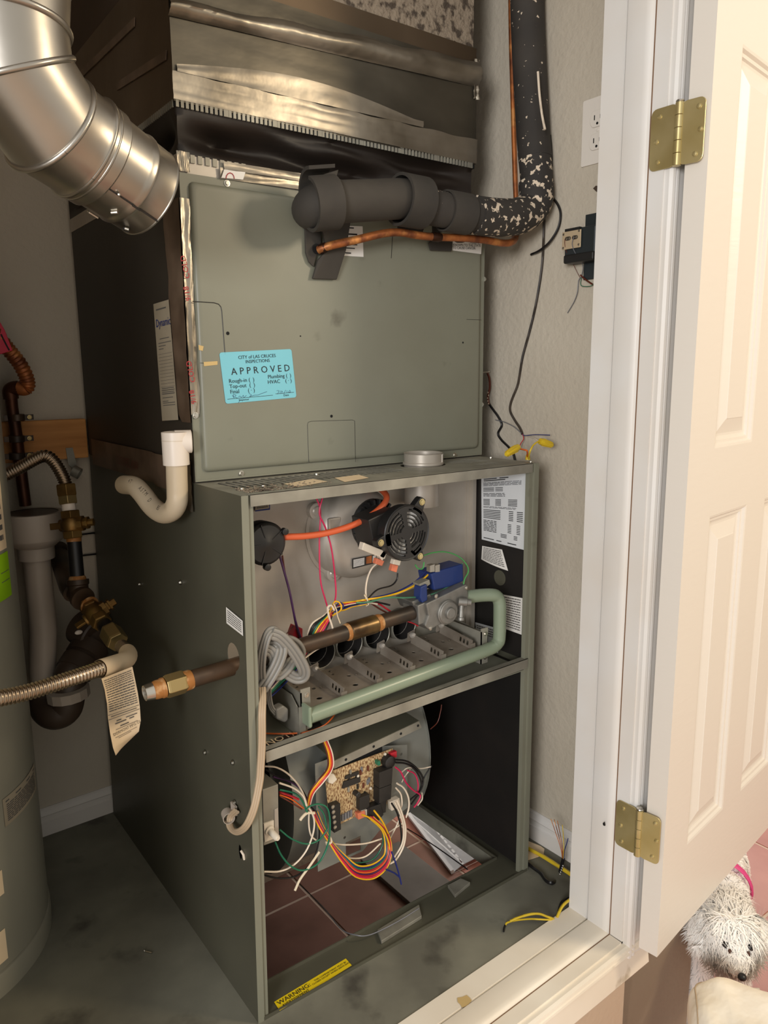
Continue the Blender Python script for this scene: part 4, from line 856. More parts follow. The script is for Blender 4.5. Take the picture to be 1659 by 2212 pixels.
# service label on the shaded side
q = [Xp(*p, -.0046) for p in ((332, 657), (365, 647), (386, 907), (351, 909))]
sl_ = label_sheet('service_label', q, M['papermeas'], ec, M['inkgrey'], [(.05, .012, [(.15, .8)]), (.30, .006, [(.25, .85)]), (.335, .006, [(.15, .95)]), (.36, .006, [(.15, .6)]), (.385, .006, [(.15, .45)])]+[(.43+.028*i, .0022, [(.1, .95)]) for i in range(13)]+[(.72+.016*i, .006, [(.15, .9)]) for i in range(4)]+[(.80, .006, [(.15, .8)]), (.83, .006, [(.15, .5)]), (.845, .006, [(.15, .9)]), (.865, .006, [(.15, .9)])], th=.0006)
letters([('Dynamic', .0125, lerp(lerp(q[0], q[1], .10), lerp(q[3], q[2], .10), .20)-EX*.0012, q[1]-q[0], EZ, 'LEFT')], 'lettering', M['inkblue'], sl_)
# ------------------------------------------------------------------ supply duct above: canvas connector, foil faced box, plastered top
du = empty('supply_duct', (.30, .45, 1.3365), 'foil-taped supply air duct with black canvas connector rising above the coil cabinet', 'air duct')
def upart(name, b, m, **k): return b.build(name, M[m], k.pop('parent', du), **k)
DX1 = .603
b = MB(); b.box(-.001, .600, EY0+.002, .752, 1.3366, 1.3625); upart('lower_collar', b, 'galv')
b = MB()
for i in range(8): x = .020+.0120*i; b.box(x, x+.0070, EY0-.0004, EY0+.0022, 1.352, 1.3635)
upart('connector_clips', b, 'galv2', kind='stuff')
def foil_strip(name, x0, x1, z0, z1, seed, y=EY0-.001, m_='foil', amp=.0014, slope=0.0, nu=60, slope1=None):
    s1 = slope if slope1 is None else slope1
    def fn(u, v): return Vector((lerp(x0, x1, u), y, lerp(z0+slope*u, z1+s1*u, v))), NY
    return upart(name, MB().grid(crumple(lambda a, c: fn(a, c), nu, 6, amp, seed), nu, 6), m_, smooth=70)
foil_strip('foil_tape', .066, .44, 1.336, 1.352, 6, EY0-.003, slope=.004); foil_strip('foil_tape', .072, .60, 1.349, 1.361, 7, EY0-.005, slope=.006); foil_strip('foil_tape', -.002, .018, 1.338, 1.366, 8, EY0-.002)
label_sheet('tape_stamp', [Yp(*p, EY0-.0055) for p in ((484, 366), (530, 372), (525, 388), (478, 384))], M['paper'], du, M['inkred'], None, th=.0003)
MB().tube([Yp(497+9*math.cos(a*.52), 386-14*math.sin(a*.52)*.9, EY0-.0066) for a in range(0, 7)], .0006, 5).build('stamp_mark', M['inkred'], du)
# canvas: pinched and sagging sleeve between the metal bands
def sleeve(u, v):
    per = [(-.001, .752), (-.001, EY0+.002), (.600, EY0+.002), (.600, .752)]
    L = [.588, .601, .588]; s = u*sum(L); k = 0
    while k < 2 and s > L[k]: s -= L[k]; k += 1
    a, c = per[k], per[k+1]; t = s/L[k]; x, y = lerp(a[0], c[0], t), lerp(a[1], c[1], t)
    pin = math.sin(math.pi*v)**.8; n = [(-1, 0), (0, -1), (1, 0)][k]
    fold = .020*math.sin(x*9+v*6+1.2)*pin+.010*math.sin(x*22-v*7)*pin+.004*math.sin((x+y)*60+v*16)*pin+.012*math.sin(v*9+x*5)*pin
    d = -.024*pin+fold*.55
    cor = min(t, 1-t)*8
    if k == 1: y -= d*n[1]*-1*min(1, cor)
    else: x += d*n[0]*min(1, cor)
    return Vector((x, y, lerp(1.3605, 1.4285, v)))
upart('canvas_sleeve', MB().grid(sleeve, 150, 14), 'canvas', smooth=70)
b = MB()
px_ = 0
for i in range(78):
    x = .0015+.00765*i
    if i % 11 == 10: b.box(x-.0006, x+.0072, EY0-.0012, EY0+.001, 1.4268, 1.4368)
    else: b.box(x, x+.0046, EY0-.0012, EY0+.001, 1.4268, 1.4368)
for i in range(72): y = EY0+.004+.0076*i; b.box(-.0022, 0, y, y+.0040, 1.4268, 1.4368)
upart('connector_clips', b, 'galv2', kind='stuff')
b = MB(); b.box(-.0005, DX1-.001, EY0+.0012, .752, 1.4275, 1.4345); upart('connector_backing', b, 'void')
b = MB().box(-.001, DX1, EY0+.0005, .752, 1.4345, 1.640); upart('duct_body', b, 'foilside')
# foil front in overlapping sheets, wrinkled
def sheet(name, fn, nu, nv, amp, seed, m_): return upart(name, MB().grid(crumple(fn, nu, nv, amp, seed), nu, nv), m_, smooth=75)
def F(x, z, d=0): return Vector((x, EY0-d, z))
sheet('foil_facing', lambda u, v: (F(lerp(-.001, DX1, u), lerp(1.4345, 1.610, v), .001), NY), 50, 24, .0006, 11, 'foildk')
def f_low(u, v):
    top = 1.474+.004*u+.0012*math.sin(u*40)
    return F(lerp(-.002, DX1+.001, u), lerp(1.4365, top, v), .0024+.0012*(v > .9)), NY
sheet('foil_tape', f_low, 80, 8, .0012, 12, 'foil')
def f_mid(u, v):
    x = lerp(.005, .47, u); z0 = 1.474+.004*u; return F(x, lerp(z0, z0+.010+.022*math.sin(math.pi*min(1, u*1.05)), v), .0042), NY
sheet('foil_tape', f_mid, 60, 6, .0008, 13, 'foil')
def f_top(u, v):
    z0 = lerp(1.546, 1.572, u); z1 = lerp(1.570, 1.6175, u)+.002*math.sin(u*25); return F(lerp(-.004, DX1+.003, u), lerp(z0, z1, v), .003+.012*math.sin(math.pi*v)), NY
sheet('foil_tape', f_top, 90, 10, .0022, 14, 'foil')
def f_topcorner(u, v): return Vector((lerp(DX1-.01, DX1+.005, u), EY0-.004, lerp(1.55, 1.62, v))), NY
sheet('foil_tape', f_topcorner, 8, 20, .0028, 15, 'foil')
b = MB(); b.box(.0, DX1-.005, EY0+.004, .75, 1.60, 2.30); upart('duct_riser', b, 'kraft')
def ragged(u, v):
    x = lerp(.16, DX1-.006, u); zl = lerp(1.639, 1.627, (x-.16)/.437)+.006*math.sin(u*9)+.005*math.sin(u*31)+.004*math.sin(u*77+1)+.003*math.sin(u*150)+(.016 if .52 < u < .57 else 0)
    return Vector((x, EY0+.002, lerp(zl, 2.29, v))), NY
sheet('plaster_coat', ragged, 120, 40, .0012, 16, 'stucco')
b = MB()
for k, (y0, z0, y1, z1) in enumerate(((.18, 1.50, .40, 1.52), (.30, 1.585, .70, 1.60))):
    b.obox(Vector((-.0025, (y0+y1)/2, (z0+z1)/2)), (0, (y1-y0)/2, (z1-z0)/2), (.0008, 0, 0), (0, -.002, .006))
upart('seam', b, 'tapeside', kind='stuff')
# ------------------------------------------------------------------ galvanised flue pipe, swung loose to the left
fl_c = [(Dp(320, 418, .95), .0575), (Dp(290, 397, .938), .0578), (Dp(178, 316, .87), .0630), (Dp(106, 268, .82), .0600), (Dp(24, 150, .785), .0600), (Dp(18, 70, .775), .0605), (Dp(24, -60, .77), .0600), (Dp(30, -420, .77), .0600)]
fe = empty('flue_pipe', fl_c[0][0], 'large shiny galvanised flue elbow with crimped collar hanging at the upper left', 'flue pipe')
c0, c1, c2, c3, c4 = [Dp(*a) for a in ((320, 418, .95), (178, 318, .872), (107, 268, .828), (30, 156, .785), (16, 58, .776))]; c5, c6 = Dp(20, -60, .776), Dp(34, -700, .776)
def cyl(name, a, b_, r, n0=None, n1=None, m_='flue', extra=(), ends=None):
    """a gore: tube from a to b_ cut by planes n0 and n1"""
    d = (b_-a).normalized(); N = d.orthogonal().normalized(); B = d.cross(N); n = 48; mb = MB(); vs = []
    n0 = n0 or d; n1 = n1 or d
    rr_ = [(0, r)]+list(extra)+[(1, r)]
    for t, rad in rr_:
        for k in range(n):
            an = 2*math.pi*k/n; o = (N*math.cos(an)+B*math.sin(an))*rad; p = a+o
            s0 = -(o.dot(n0))/d.dot(n0); s1 = (b_-a).length-(o.dot(n1))/d.dot(n1)
            vs.append(p+d*lerp(s0, s1, t))
    m = len(rr_); fs = [(i*n+k, i*n+(k+1) % n, (i+1)*n+(k+1) % n, (i+1)*n+k) for i in range(m-1) for k in range(n)]
    mb.add(vs, fs); return mb.build(name, M[m_], fe, smooth=40)
def bead(c, nrm, r, w, d=None):
    d = (d or nrm).normalized(); N = d.orthogonal().normalized(); B = d.cross(N); pts = []
    for k in range(49):
        an = 2*math.pi*k/48; o = (N*math.cos(an)+B*math.sin(an))*r; o = o-d*(o.dot(nrm)/d.dot(nrm)); pts.append(c+o)
    MB().tube(pts, w, 8, False).build('bead', M['flue'], fe, smooth=60)
d01, d12, d23, d34, d45 = [(b_-a).normalized() for a, b_ in ((c0, c1), (c1, c2), (c2, c3), (c3, c4), (c4, c5))]
n1 = d01; n2 = (d12+d23).normalized(); n3 = (d23+d34).normalized(); n4 = (d34+d45).normalized()
R0 = .0562
L01 = (c1-c0).length
cyl('collar', c0, c1, R0, None, None, extra=[(.02, R0+.0006), (.03, R0-.0002), (.30, R0), (.33, R0+.0018), (.36, R0+.0024), (.41, R0+.0008), (.45, R0+.0004), (.75, R0+.001), (.78, R0+.004), (.98, R0+.004)])
cyl('gore', c1, c2, R0+.003, d01, n2, extra=[(.05, R0+.0045), (.15, R0+.003)]); cyl('gore', c2, c3, R0+.003, n2, n3); cyl('gore', c3, c4, R0+.003, n3, n4); cyl('gore', c4, c5, R0+.003, n4, d45); cyl('vertical_pipe', c5, c6, R0+.001, d45, None)
bead(c1, d01, R0+.0035, .0032); bead(c1-d01*.008, d01, R0+.0025, .0022); bead(c2, n2, R0+.0035, .0035, d12); bead(c3, n3, R0+.0035, .0035, d23); bead(c4, n4, R0+.0035, .0035, d34); bead(c5, d45, R0+.003, .003)
cyl('inner_wall', c0+d01*.002, c0+d01*.05, R0-.002, m_='void')
# seams, slot screws and straps on the collar
def on_collar(t, ang, e=.0):
    N = (rt-d01*rt.dot(d01)).normalized(); B = d01.cross(N); a = math.radians(ang); o = N*math.cos(a)+B*math.sin(a); return c0+d01*(t*L01)+o*(R0+e), o
side = -1 if d01.cross((rt-d01*rt.dot(d01)).normalized()).dot(fw) > 0 else 1
b = MB()
for i in range(22):
    p, o = on_collar(.04+.040*i, side*64, .0012 if not .3 < .04+.04*i < .44 else .0032); b.obox(p, d01*.0022, d01.cross(o)*.0009, o*.0005)
b.build('lock_seam', M['chip'], fe, kind='stuff')
for t, an, L in ((.16, 102, .012), (.47, 86, .026)):
    b = MB(); pts = [on_collar(t+.03*k/4, side*(an+k*L*1000/5*.25-2), .0022)[0] for k in range(6)]; b.tube(pts, .0022, 8); b.build('slot_clip', M['steel'], fe, smooth=50)
p, o = on_collar(.17, side*104, .001); MB().lathe(p, o, [(0, .0042), (.002, .0042), (.003, .003), (.002, .0015)], 14).build('screw', M['chip'], fe, smooth=40)
p, o = on_collar(.64, side*62, .0042); MB().ball(p, .002, 5).build('rivet', M['steel'], fe)
for t, an in ((.5, 130),):
    b = MB(); p, o = on_collar(t, side*an, .003); b.obox(p, d01*.007, d01.cross(o)*.003, o*.0012); b.build('strap_end', M['steel'], fe, bev=.0008)
# ------------------------------------------------------------------ insulated suction line and the bare copper liquid line
su = empty('suction_line', Yp(690, 440, .12), 'thick black foam-insulated refrigerant line bending from the coil cabinet up the wall', 'refrigerant line')
def lp(b, name, m_, **k): return b.build(name, M[m_], su, **k)
h0 = [Yp(668, 446, .150), Yp(674, 447, .120), Yp(686, 446, .098), Yp(706, 440, .090), Yp(735, 436, .088)]
def foamtube(name, pts, r, m_, n=26, sub=6, cap=True): return lp(MB().tube(smooth_path(pts, sub), r, n, cap), name, m_, smooth=50)
k_ = smooth_path([Yp(668, 454, .1420), Yp(671, 453, .128), Yp(679, 448, .108), Yp(698, 441, .094), Yp(722, 436, .089)], 5)
lp(MB().tube(k_, [.0290+.004*min(1, i/10) for i in range(len(k_))], 24), 'foam_elbow', 'foam', smooth=50)
foamtube('foam_sleeve', [Yp(690, 440, .092), Yp(740, 436, .089), Yp(800, 433, .089), Yp(865, 430, .089), Yp(910, 434, .089)], .0325, 'foam')
foamtube('foam_sleeve', [Yp(890, 436, .088), Yp(930, 447, .087), Yp(980, 458, .084), Yp(1030, 465, .080)], .0300, 'foamsp')
foamtube('foam_sleeve', [Yp(1024, 464, .080), Yp(1060, 469, .079), Yp(1100, 470, .079), Yp(1130, 463, .080), Up(1150, 447, .676), Up(1158, 425, .682), Up(1158, 395, .686)], .0335, 'foamsp2')
foamtube('foam_sleeve', [Up(1154, 445, .680), Up(1160, 415, .686), Up(1158, 370, .688), Up(1153, 322, .689)], .0312, 'foamsp2')
foamtube('foam_sleeve', [Up(1156, 345, .689), Up(1152, 290, .690), Up(1147, 200, .690), Up(1142, 100, .690), Up(1139, 0, .690), Up(1137, -220, .690)], .0318, 'foamsp')
# loose collars of sheet foam wrapped round the joints
def wrapc(name, c, d, r, w, th, a0, a1, flare=0.0, ref=None, m_='foam'):
    d = d.normalized(); N = (ref-d*ref.dot(d)).normalized(); B = d.cross(N); b = MB(); n = 30
    for rad, e in ((r+th, 1), (r, 0)):
        pass
    def pt(i, s, o): 
        a = math.radians(lerp(a0, a1, i/n)); f = flare*max(0, (i/n-.75))*4; rr_ = r+o+f*.5
        return c+d*s+(N*math.cos(a)+B*math.sin(a))*rr_
    vs = []
    for i in range(n+1):
        vs += [pt(i, -w/2, 0), pt(i, w/2, 0), pt(i, w/2, th), pt(i, -w/2, th)]
    fs = [(4*i+j, 4*i+(j+1) % 4, 4*i+4+(j+1) % 4, 4*i+4+j) for i in range(n) for j in range(4)]+[(0, 1, 2, 3), (4*n, 4*n+3, 4*n+2, 4*n+1)]
    b.add(vs, fs); return lp(b, name, m_, smooth=40)
ax1 = Yp(735, 437, .088)-Yp(690, 441, .094)
wrapc('foam_wrap', Yp(696, 439, .0905), ax1, .0360, .044, .0055, 20, 384, .030, EZ)
wrapc('foam_wrap', Yp(888, 434, .088), Yp(930, 442, .088)-Yp(850, 428, .088), .0372, .052, .0050, 205, 568, .003, EZ)
wrapc('foam_wrap', Yp(985, 459, .084), Yp(1020, 464, .08)-Yp(950, 452, .085), .0318, .052, .0035, 215, 577, .0, EZ)
def strap_foam(name, px, y, th=.004): 
    ys = y if isinstance(y, (list, tuple)) else [y]*len(px)
    lp(MB().prism([Yp(*p, k) for p, k in zip(px, ys)], (0, th, 0)), name, 'foam', bev=.0012)
strap_foam('foam_strip', ((700, 376), (732, 366), (722, 402), (716, 420), (690, 415)), .078, .005)
strap_foam('foam_strip', ((693, 480), (758, 478), (748, 540), (728, 604), (676, 602), (687, 562), (706, 540)), [.126, .126, .142, .149, .149, .147, .142], .005)
strap_foam('foam_strip', ((659, 482), (694, 482), (694, 535), (684, 552), (678, 576), (668, 566), (661, 546)), .1508, .004)
b = MB(); b.lathe(Yp(684, 538, .1495), NY, [(0, .0085), (.001, .0085)], 18); lp(b, 'pipe_hole', 'void')
strap_foam('foam_strip', ((862, 462), (925, 470), (910, 512), (860, 508)), .130, .004); strap_foam('foam_strip', ((935, 470), (965, 474), (960, 500), (936, 508)), .132, .004)
strap_foam('foam_strip', ((944, 516), (978, 522), (976, 543), (930, 541), (927, 524)), .150, .003)
lq = empty('liquid_line', Yp(686, 540, .15), 'thin bare copper refrigerant line running below the black foam-insulated one', 'copper line')
cpts = [Yp(688, 540, .1435), Yp(698, 536, .136), Yp(720, 529, .126), Yp(770, 518, .118), Yp(825, 505, .112), Yp(862, 502, .110), Yp(900, 508, .108), Yp(940, 512, .106), Yp(1000, 514, .102), Yp(1050, 519, .098), Yp(1085, 525, .100), Yp(1105, 523, .104), Up(1113, 512, .708), Up(1116, 480, .7205), Up(1115, 430, .7205)]
MB().tube(smooth_path(cpts, 5), .0068, 12).build('copper_tube', M['copper'], lq, smooth=60)
for a, c in (((690, 539), (706, 533)), ((932, 511), (952, 513)), ((985, 514), (1002, 515))):
    i0, i1 = Yp(*a, .143 if a[0] < 800 else .1065), Yp(*c, .132 if a[0] < 800 else .1052); MB().tube([i0, lerp(i0, i1, .2), lerp(i0, i1, .8), i1], [.0072, .0082, .0082, .0072], 12).build('brazed_joint', M['copperdk'], lq, smooth=60)
MB().tube(smooth_path([Up(1117, 455, .7220), Up(1114, 420, .7222), Up(1111, 330, .7222), Up(1107, 180, .7222), Up(1104, 60, .7222), Up(1101, -220, .7222)], 4), .0050, 12).build('copper_tube', M['copper'], lq, smooth=60)
# white wire and black cable strapped along the line
ca = empty('control_cable', Up(1178, 450, .72), 'thin black cable end dangling in a curl beside the insulated line elbow', 'cable')
wire('cable', [Up(1176, 412, .7235), Up(1190, 424, .7235), Up(1204, 440, .7235), Up(1211, 462, .7235), Up(1206, 492, .722), Up(1188, 522, .718), Up(1166, 541, .718), Up(1147, 550, .7235)], .0024, M['w_black'], ca)
wire('cable', [Up(1186, 412, .7248), Up(1191, 385, .7248), Up(1191, 330, .7248), Up(1188, 292, .7248)], .0026, M['w_black'], ca)
def on_foam(x, y): q = Up(x, y, .690); return q-(q-CAM).normalized()*.0378
wire('stripped_end', [on_foam(1177, 280), on_foam(1172, 255), on_foam(1169, 235), on_foam(1165, 200), on_foam(1162, 155)], .0024, M['w_white'], ca)
# ------------------------------------------------------------------ condensate trap
ct = empty('condensate_trap', Xp(380, 1000, -.035), 'white plastic drain trap bent like a hook on the left of the coil cabinet', 'drain trap')
X0 = -.030
top, bot = Xp(377, 932, X0), Xp(381, 1002, X0)
b = MB(); b.lathe(top, bot-top, [(0, .0160), (.001, .0205), (.052, .0203), (.0525, .0168)], 28); b.build('socket', M['pvc'], ct, smooth=40)
MB().lathe(lerp(top, bot, .27), bot-top, [(-.0004, .0207), (.0004, .0207)], 28, False).build('mould_line', M['pvc2'], ct, smooth=60)
b = MB(); c = Xp(398, 946, X0); b.lathe(lerp(top, bot, .32), Vector((1.0, -.35, .0)), [(0, .0180), (.0245, .0180), (.0255, .0150)], 28); b.build('socket', M['pvc'], ct, smooth=40)
pth = smooth_path([Xp(381, 985, X0), Xp(382, 1030, X0), Xp(383, 1062, X0), Xp(382, 1085, X0-.001), Xp(372, 1103, X0-.004), Xp(352, 1109, X0-.008), Xp(330, 1095, X0-.012), Xp(307, 1066, X0-.016), Xp(290, 1050, X0-.019), Xp(268, 1047, X0-.022)], 6)
b = MB(); b.tube(pth, .0165, 24, False); b.tube(pth[::-1], .0150, 24, False); b.build('bent_pipe', M['pvc2'], ct, smooth=60)
q0, q1 = Xp(287, 1043, X0-.040), Xp(355, 1103, X0-.026)
vdir = (q1-q0).normalized(); nrm_ = (CAM-q0).normalized(); ydl = nrm_.cross(vdir)
def tp_(px, py): return Xp(px, py, X0-.0375)
for s, p, q in (('A S T M', (298, 1056), (322, 1080)), ('D', (318, 1082), (330, 1094)), ('85', (337, 1100), (352, 1108)), ('4 T', (276, 1042), (292, 1050))):
    a, c = tp_(*p), tp_(*q); letters([(s, .0072, a, c-a, (CAM-a).cross(c-a), 'LEFT')], 'pipe_print', M['ink'], ct)
# ------------------------------------------------------------------ water heater
wh = empty('water_heater', (-.450, .52, 0), 'grey cylindrical water heater tank standing at the left edge', 'water heater')
WC, WR = Vector((-.450, .52, 0)), .2365
b = MB(); b.lathe(WC, EZ, [(.044, WR-.002), (.046, WR), (.049, WR), (1.30, WR), (1.315, WR-.004), (1.335, WR-.03), (1.34, .01)], 72); b.build('tank', M['tank'], wh, smooth=30)
b = MB(); b.lathe(WC, EZ, [(0, WR+.0025), (.038, WR+.003), (.042, WR+.001), (.044, WR-.003)], 72, False); b.build('base_ring', M['tank'], wh, smooth=30)
def curved(name, a0, a1, z0, z1, m_, e=.0012, skew=0.0, lines=None, ink='inkgrey'):
    def P(u, v, o=0): a = math.radians(lerp(a0, a1, u)); return Vector((WC.x+(WR+e+o)*math.cos(a), WC.y+(WR+e+o)*math.sin(a), lerp(z1, z0, v)+skew*u))
    ob = MB().grid(lambda u, v: P(u, v), 12, 2).build(name, M[m_], wh, smooth=60)
    if lines:
        b = MB()
        for v, h, segs in lines:
            for s0, s1 in segs:
                for k in range(3):
                    u0, u1 = lerp(s0, s1, k/3), lerp(s0, s1, (k+1)/3); b.add([P(u0, v, .0005), P(u1, v, .0005), P(u1, v+h, .0005), P(u0, v+h, .0005)], [(0, 1, 2, 3)])
        b.build('print', M[ink], ob, normals=False)
    return ob
def wh_angle(px, py):
    d = _dir(px, py).normalized(); o = CAM-WC; a = d.x**2+d.y**2; bb = 2*(o.x*d.x+o.y*d.y); cc = o.x**2+o.y**2-(WR+.001)**2
    t = (-bb-math.sqrt(max(0, bb*bb-4*a*cc)))/(2*a); p = CAM+d*t; return math.degrees(math.atan2(p.y-WC.y, p.x-WC.x)), p.z
a0, z0 = wh_angle(8, 1755); a1, z1 = wh_angle(64, 1670)
curved('rating_label', a0, a1+8, wh_angle(14, 1785)[1], wh_angle(8, 1726)[1], 'papermeas', lines=[(.12, .05, [(.05, .95)])]+textlines(9, .25, .9, .06, .92, .5, 31))
a0, zt = wh_angle(0, 1195); a1, _ = wh_angle(17, 1200)
curved('lime_tag', a0-14, a1, wh_angle(2, 1300)[1], wh_angle(5, 1196)[1], 'green', lines=[(.4, .015, [(.6, .95)]), (.6, .015, [(.6, .95)])])
curved('yellow_label', a0-20, wh_angle(6, 1100)[0], wh_angle(2, 1190)[1], wh_angle(2, 1040)[1]+.05, 'papery', lines=textlines(8, .1, .95, .1, .9, .5, 33))
curved('yellow_label', wh_angle(0, 2000)[0]-25, wh_angle(12, 2020)[0], .06, wh_angle(4, 2010)[1], 'papery')
curved('peeled_label', wh_angle(0, 1890)[0]-12, wh_angle(6, 1900)[0], wh_angle(2, 1935)[1], wh_angle(2, 1880)[1], 'papery')
# ------------------------------------------------------------------ copper water line on its wooden block
BV = .715
wb = tag(MB().box(-.30, .0165, .748, .771, .8625, .9475, rm).build('blocking_board', M['wood'], None, bev=.002, loc=rm(-.3, .76, .9)), 'rough pine board screwed across the back wall left of the coil cabinet', 'board')
cw = empty('water_pipe', Vp(25, 900, BV), 'tarnished brown copper water pipe with ribbed flexible top clamped to the pine board', 'pipe')
P_ = [Vp(*p, BV) for p in ((24, 850), (26, 880), (34, 930), (41, 985), (48, 1040), (55, 1092))]
MB().tube(smooth_path(P_, 4), .0118, 18).build('copper_pipe', M['copperdk'], cw, smooth=60)
MB().tube(smooth_path([Vp(24, 862, BV), Vp(22, 846, BV), Vp(28, 840, BV-.004), Vp(40, 838, BV-.01)], 4), .0148, 18).build('elbow', M['copperdk'], cw, smooth=60)
fx = smooth_path([Vp(38, 838, BV-.01), Vp(52, 840, BV-.016), Vp(60, 832, BV-.02), Vp(56, 812, BV-.024), Vp(42, 785, BV-.03), Vp(24, 762, BV-.036), Vp(5, 738, BV-.04), Vp(-30, 690, BV-.05)], 14)
b = MB(); b.tube(fx[:20], .0138, 18); b.tube(fx[20:], [.0138+.0013*math.cos(i*1.5) for i in range(len(fx)-20)], 18); b.build('flexible_tube', M['copper'], cw, smooth=80)
tg = [Vp(*p, BV-.056) for p in ((0, 695), (10, 712), (24, 748), (28, 757), (2, 765), (-12, 762), (-14, 700))]; MB().prism(tg, (0, .004, 0)).build('red_tag', M['red'], cw, bev=.001)
MB().tube([Vp(2, 722, BV-.0565), Vp(12, 742, BV-.0565), Vp(20, 757, BV-.0565)], .0016, 5).build('tag_print', M['ink'], cw)
for y in (902, 948, 985):
    b = MB(); p = Vp(36, y, BV); b.lathe(p-EZ*.007, EZ, [(0, .0140), (.001, .0152), (.013, .0152), (.014, .0140)], 18); b.obox(p+RX*.020, RX*.012, EY*.002, EZ*.0055); b.obox(p-RX*.016, RX*.008, EY*.002, EZ*.0055); co = b.build('pipe_clamp', M['blackm'], cw, smooth=40)
    screw(p+RX*.024-RY*.003, NY, .003, M['brassnut'], cw)
hk = empty('strap_hook', Vp(158, 1000, .745), 'dull galvanised strap hook hanging below the pine board end', 'hook')
b = MB(); b.prism([Vp(*p, .744) for p in ((142, 968), (157, 967), (166, 1005), (173, 1013), (171, 1032), (156, 1030), (155, 1010), (148, 1004))], RY*.002)
b.lathe(Vp(165, 1020, .735), RX*.3+EZ*-.2+EY*-.2, [(-.008, .0125), (.008, .0125), (.008, .0115), (-.008, .0115)], 20, False); b.build('strap', M['galv2'], hk, smooth=40)
# thin cables stapled across the back wall
for pts, lb in (([(106, 1176), (122, 1163), (160, 1157), (205, 1151), (262, 1146)], 'upper of two thin dark cables crossing the back wall beside the furnace'), ([(100, 1215), (140, 1207), (180, 1200), (215, 1196), (262, 1190)], 'lower of two thin dark cables crossing the back wall beside the furnace')):
    o = MB().tube(smooth_path([Vp(*p, .768) for p in pts], 4), .0022, 6).build('wall_cable', M['w_black'], None, smooth=60, loc=Vp(*pts[0], .768)); tag(o, lb, 'cable', 'cables on the back wall')
# ------------------------------------------------------------------ drain funnel, stand pipe, brown trap
dv = .655
ds = empty('drain_standpipe', Vp(80, 1300, dv), 'grey plastic drain funnel and standpipe with dark brown trap below the copper pipe', 'drain pipe')
ft = Vp(70, 1106, dv); sc_ = .0585
MB().lathe(ft, EZ*-1, [(0, .0490), (0, .0585), (.052, .0575), (.055, .0560), (.070, .0385), (.071, .0360)], 40, False).build('funnel', M['pvcgrey'], ds, smooth=35)
MB().lathe(ft-EZ*.001, EZ*-1, [(0, .0500), (.045, .0470), (.060, .03)], 36).build('funnel_mouth', M['absdk'], ds, smooth=40)
MB().lathe(ft-EZ*.066, EZ*-1, [(0, .0360), (.030, .0350), (.031, .0265)], 32, False).build('socket', M['pvcgrey'], ds, smooth=35)
b = MB().tube([ft-EZ*.09, ft-EZ*.25, Vp(92, 1440, dv), Vp(98, 1520, dv)], .0262, 26); b.build('standpipe', M['pvcgrey'], ds, smooth=40)
tr = empty('drain_trap', Vp(150, 1450, .62)-ds.location); tr.parent = ds
tp1 = smooth_path([Vp(205, 1370, .66), Vp(193, 1400, .64), Vp(172, 1430, .62), Vp(153, 1460, .60), Vp(147, 1500, .595), Vp(140, 1530, .60), Vp(118, 1540, .61), Vp(100, 1525, .635), Vp(94, 1490, .66)], 6)
MB().tube(tp1, .034, 26).build('bent_pipe', M['absdk'], tr, smooth=60)
for p0, r in ((Vp(186, 1412, .632), .040), (Vp(165, 1443, .61), .0385)):
    MB().lathe(p0, Vp(150, 1470, .60)-Vp(193, 1400, .64), [(-.020, r*.88), (-.019, r), (.010, r), (.011, r*.9)], 30).build('hub', M['absdk'], tr, smooth=35)
MB().lathe(Vp(196, 1365, .655), Vector((.5, -1, -.4)), [(-.03, .040), (.018, .045), (.022, .042)], 30).build('hub', M['absdk'], tr, smooth=40)
MB().ball(Vp(170, 1366, .60), (.008, .003, .005), 6).build('glint_bead', M['pvc'], tr, smooth=60)  # white bead added as a painted glint on the dark pipe
b = MB(); p0 = Vp(147, 1496, .592); b.lathe(p0, Vector((.06, .0, -1)), [(-.012, .036), (-.010, .0425), (.010, .0425), (.012, .036)], 14); b.build('slip_nut', M['pvcgrey'], tr, smooth=20)
# ------------------------------------------------------------------ iron gas pipe with two cocks and two flexible connectors
GD = 1.45
def G(x, y, d=GD): return Dp(x, y, d)
gr = empty('gas_pipe', G(165, 1280), 'black iron gas pipe assembly with brass shut-off cocks left of the furnace', 'gas pipe')
def gpart(b, name, m_, **k): return b.build(name, M[m_], gr, **k)
gpart(MB().tube([G(126, 1186, 1.685), G(129, 1205, 1.645), G(152, 1268, 1.47), G(160, 1280, 1.455)], .0205, 20), 'supply_pipe', 'blackm', smooth=50)
gpart(MB().ball(G(128, 1196, 1.665), .0255, 12), 'elbow', 'blackm', smooth=60)
gpart(MB().tube([G(160, 1166), G(167, 1250)], .0132, 18), 'nipple', 'w_black', smooth=50)
gpart(MB().tube([G(159, 1160), G(159.6, 1170)], .0139, 18), 'sealant_band', 'pipedope', smooth=50)
gpart(MB().lathe(G(167, 1244), G(168, 1262)-G(167, 1244), [(0, .0136), (.003, .0155), (.008, .0165), (.012, .018)], 20), 'sealant_band', 'pipedope', smooth=50)
t0, t1_, t2_ = G(168, 1252), G(170, 1285), G(186, 1300, 1.43)
b = MB(); b.lathe(t0, t1_-t0, [(0, .0205), (.009, .0205), (.011, .0185), (.034, .0195), (.040, .015)], 24); b.lathe(t1_-(t2_-t1_)*.5, t2_-t1_, [(-.004, .018), (.020, .019), (.026, .0225), (.036, .0225), (.037, .0175)], 24); gpart(b, 'tee', 'blackm', smooth=40)
gpart(MB().lathe(t2_, t2_-t1_, [(.0145, .0175), (.0160, .0175)], 24), 'thread_ring', 'pipedope')
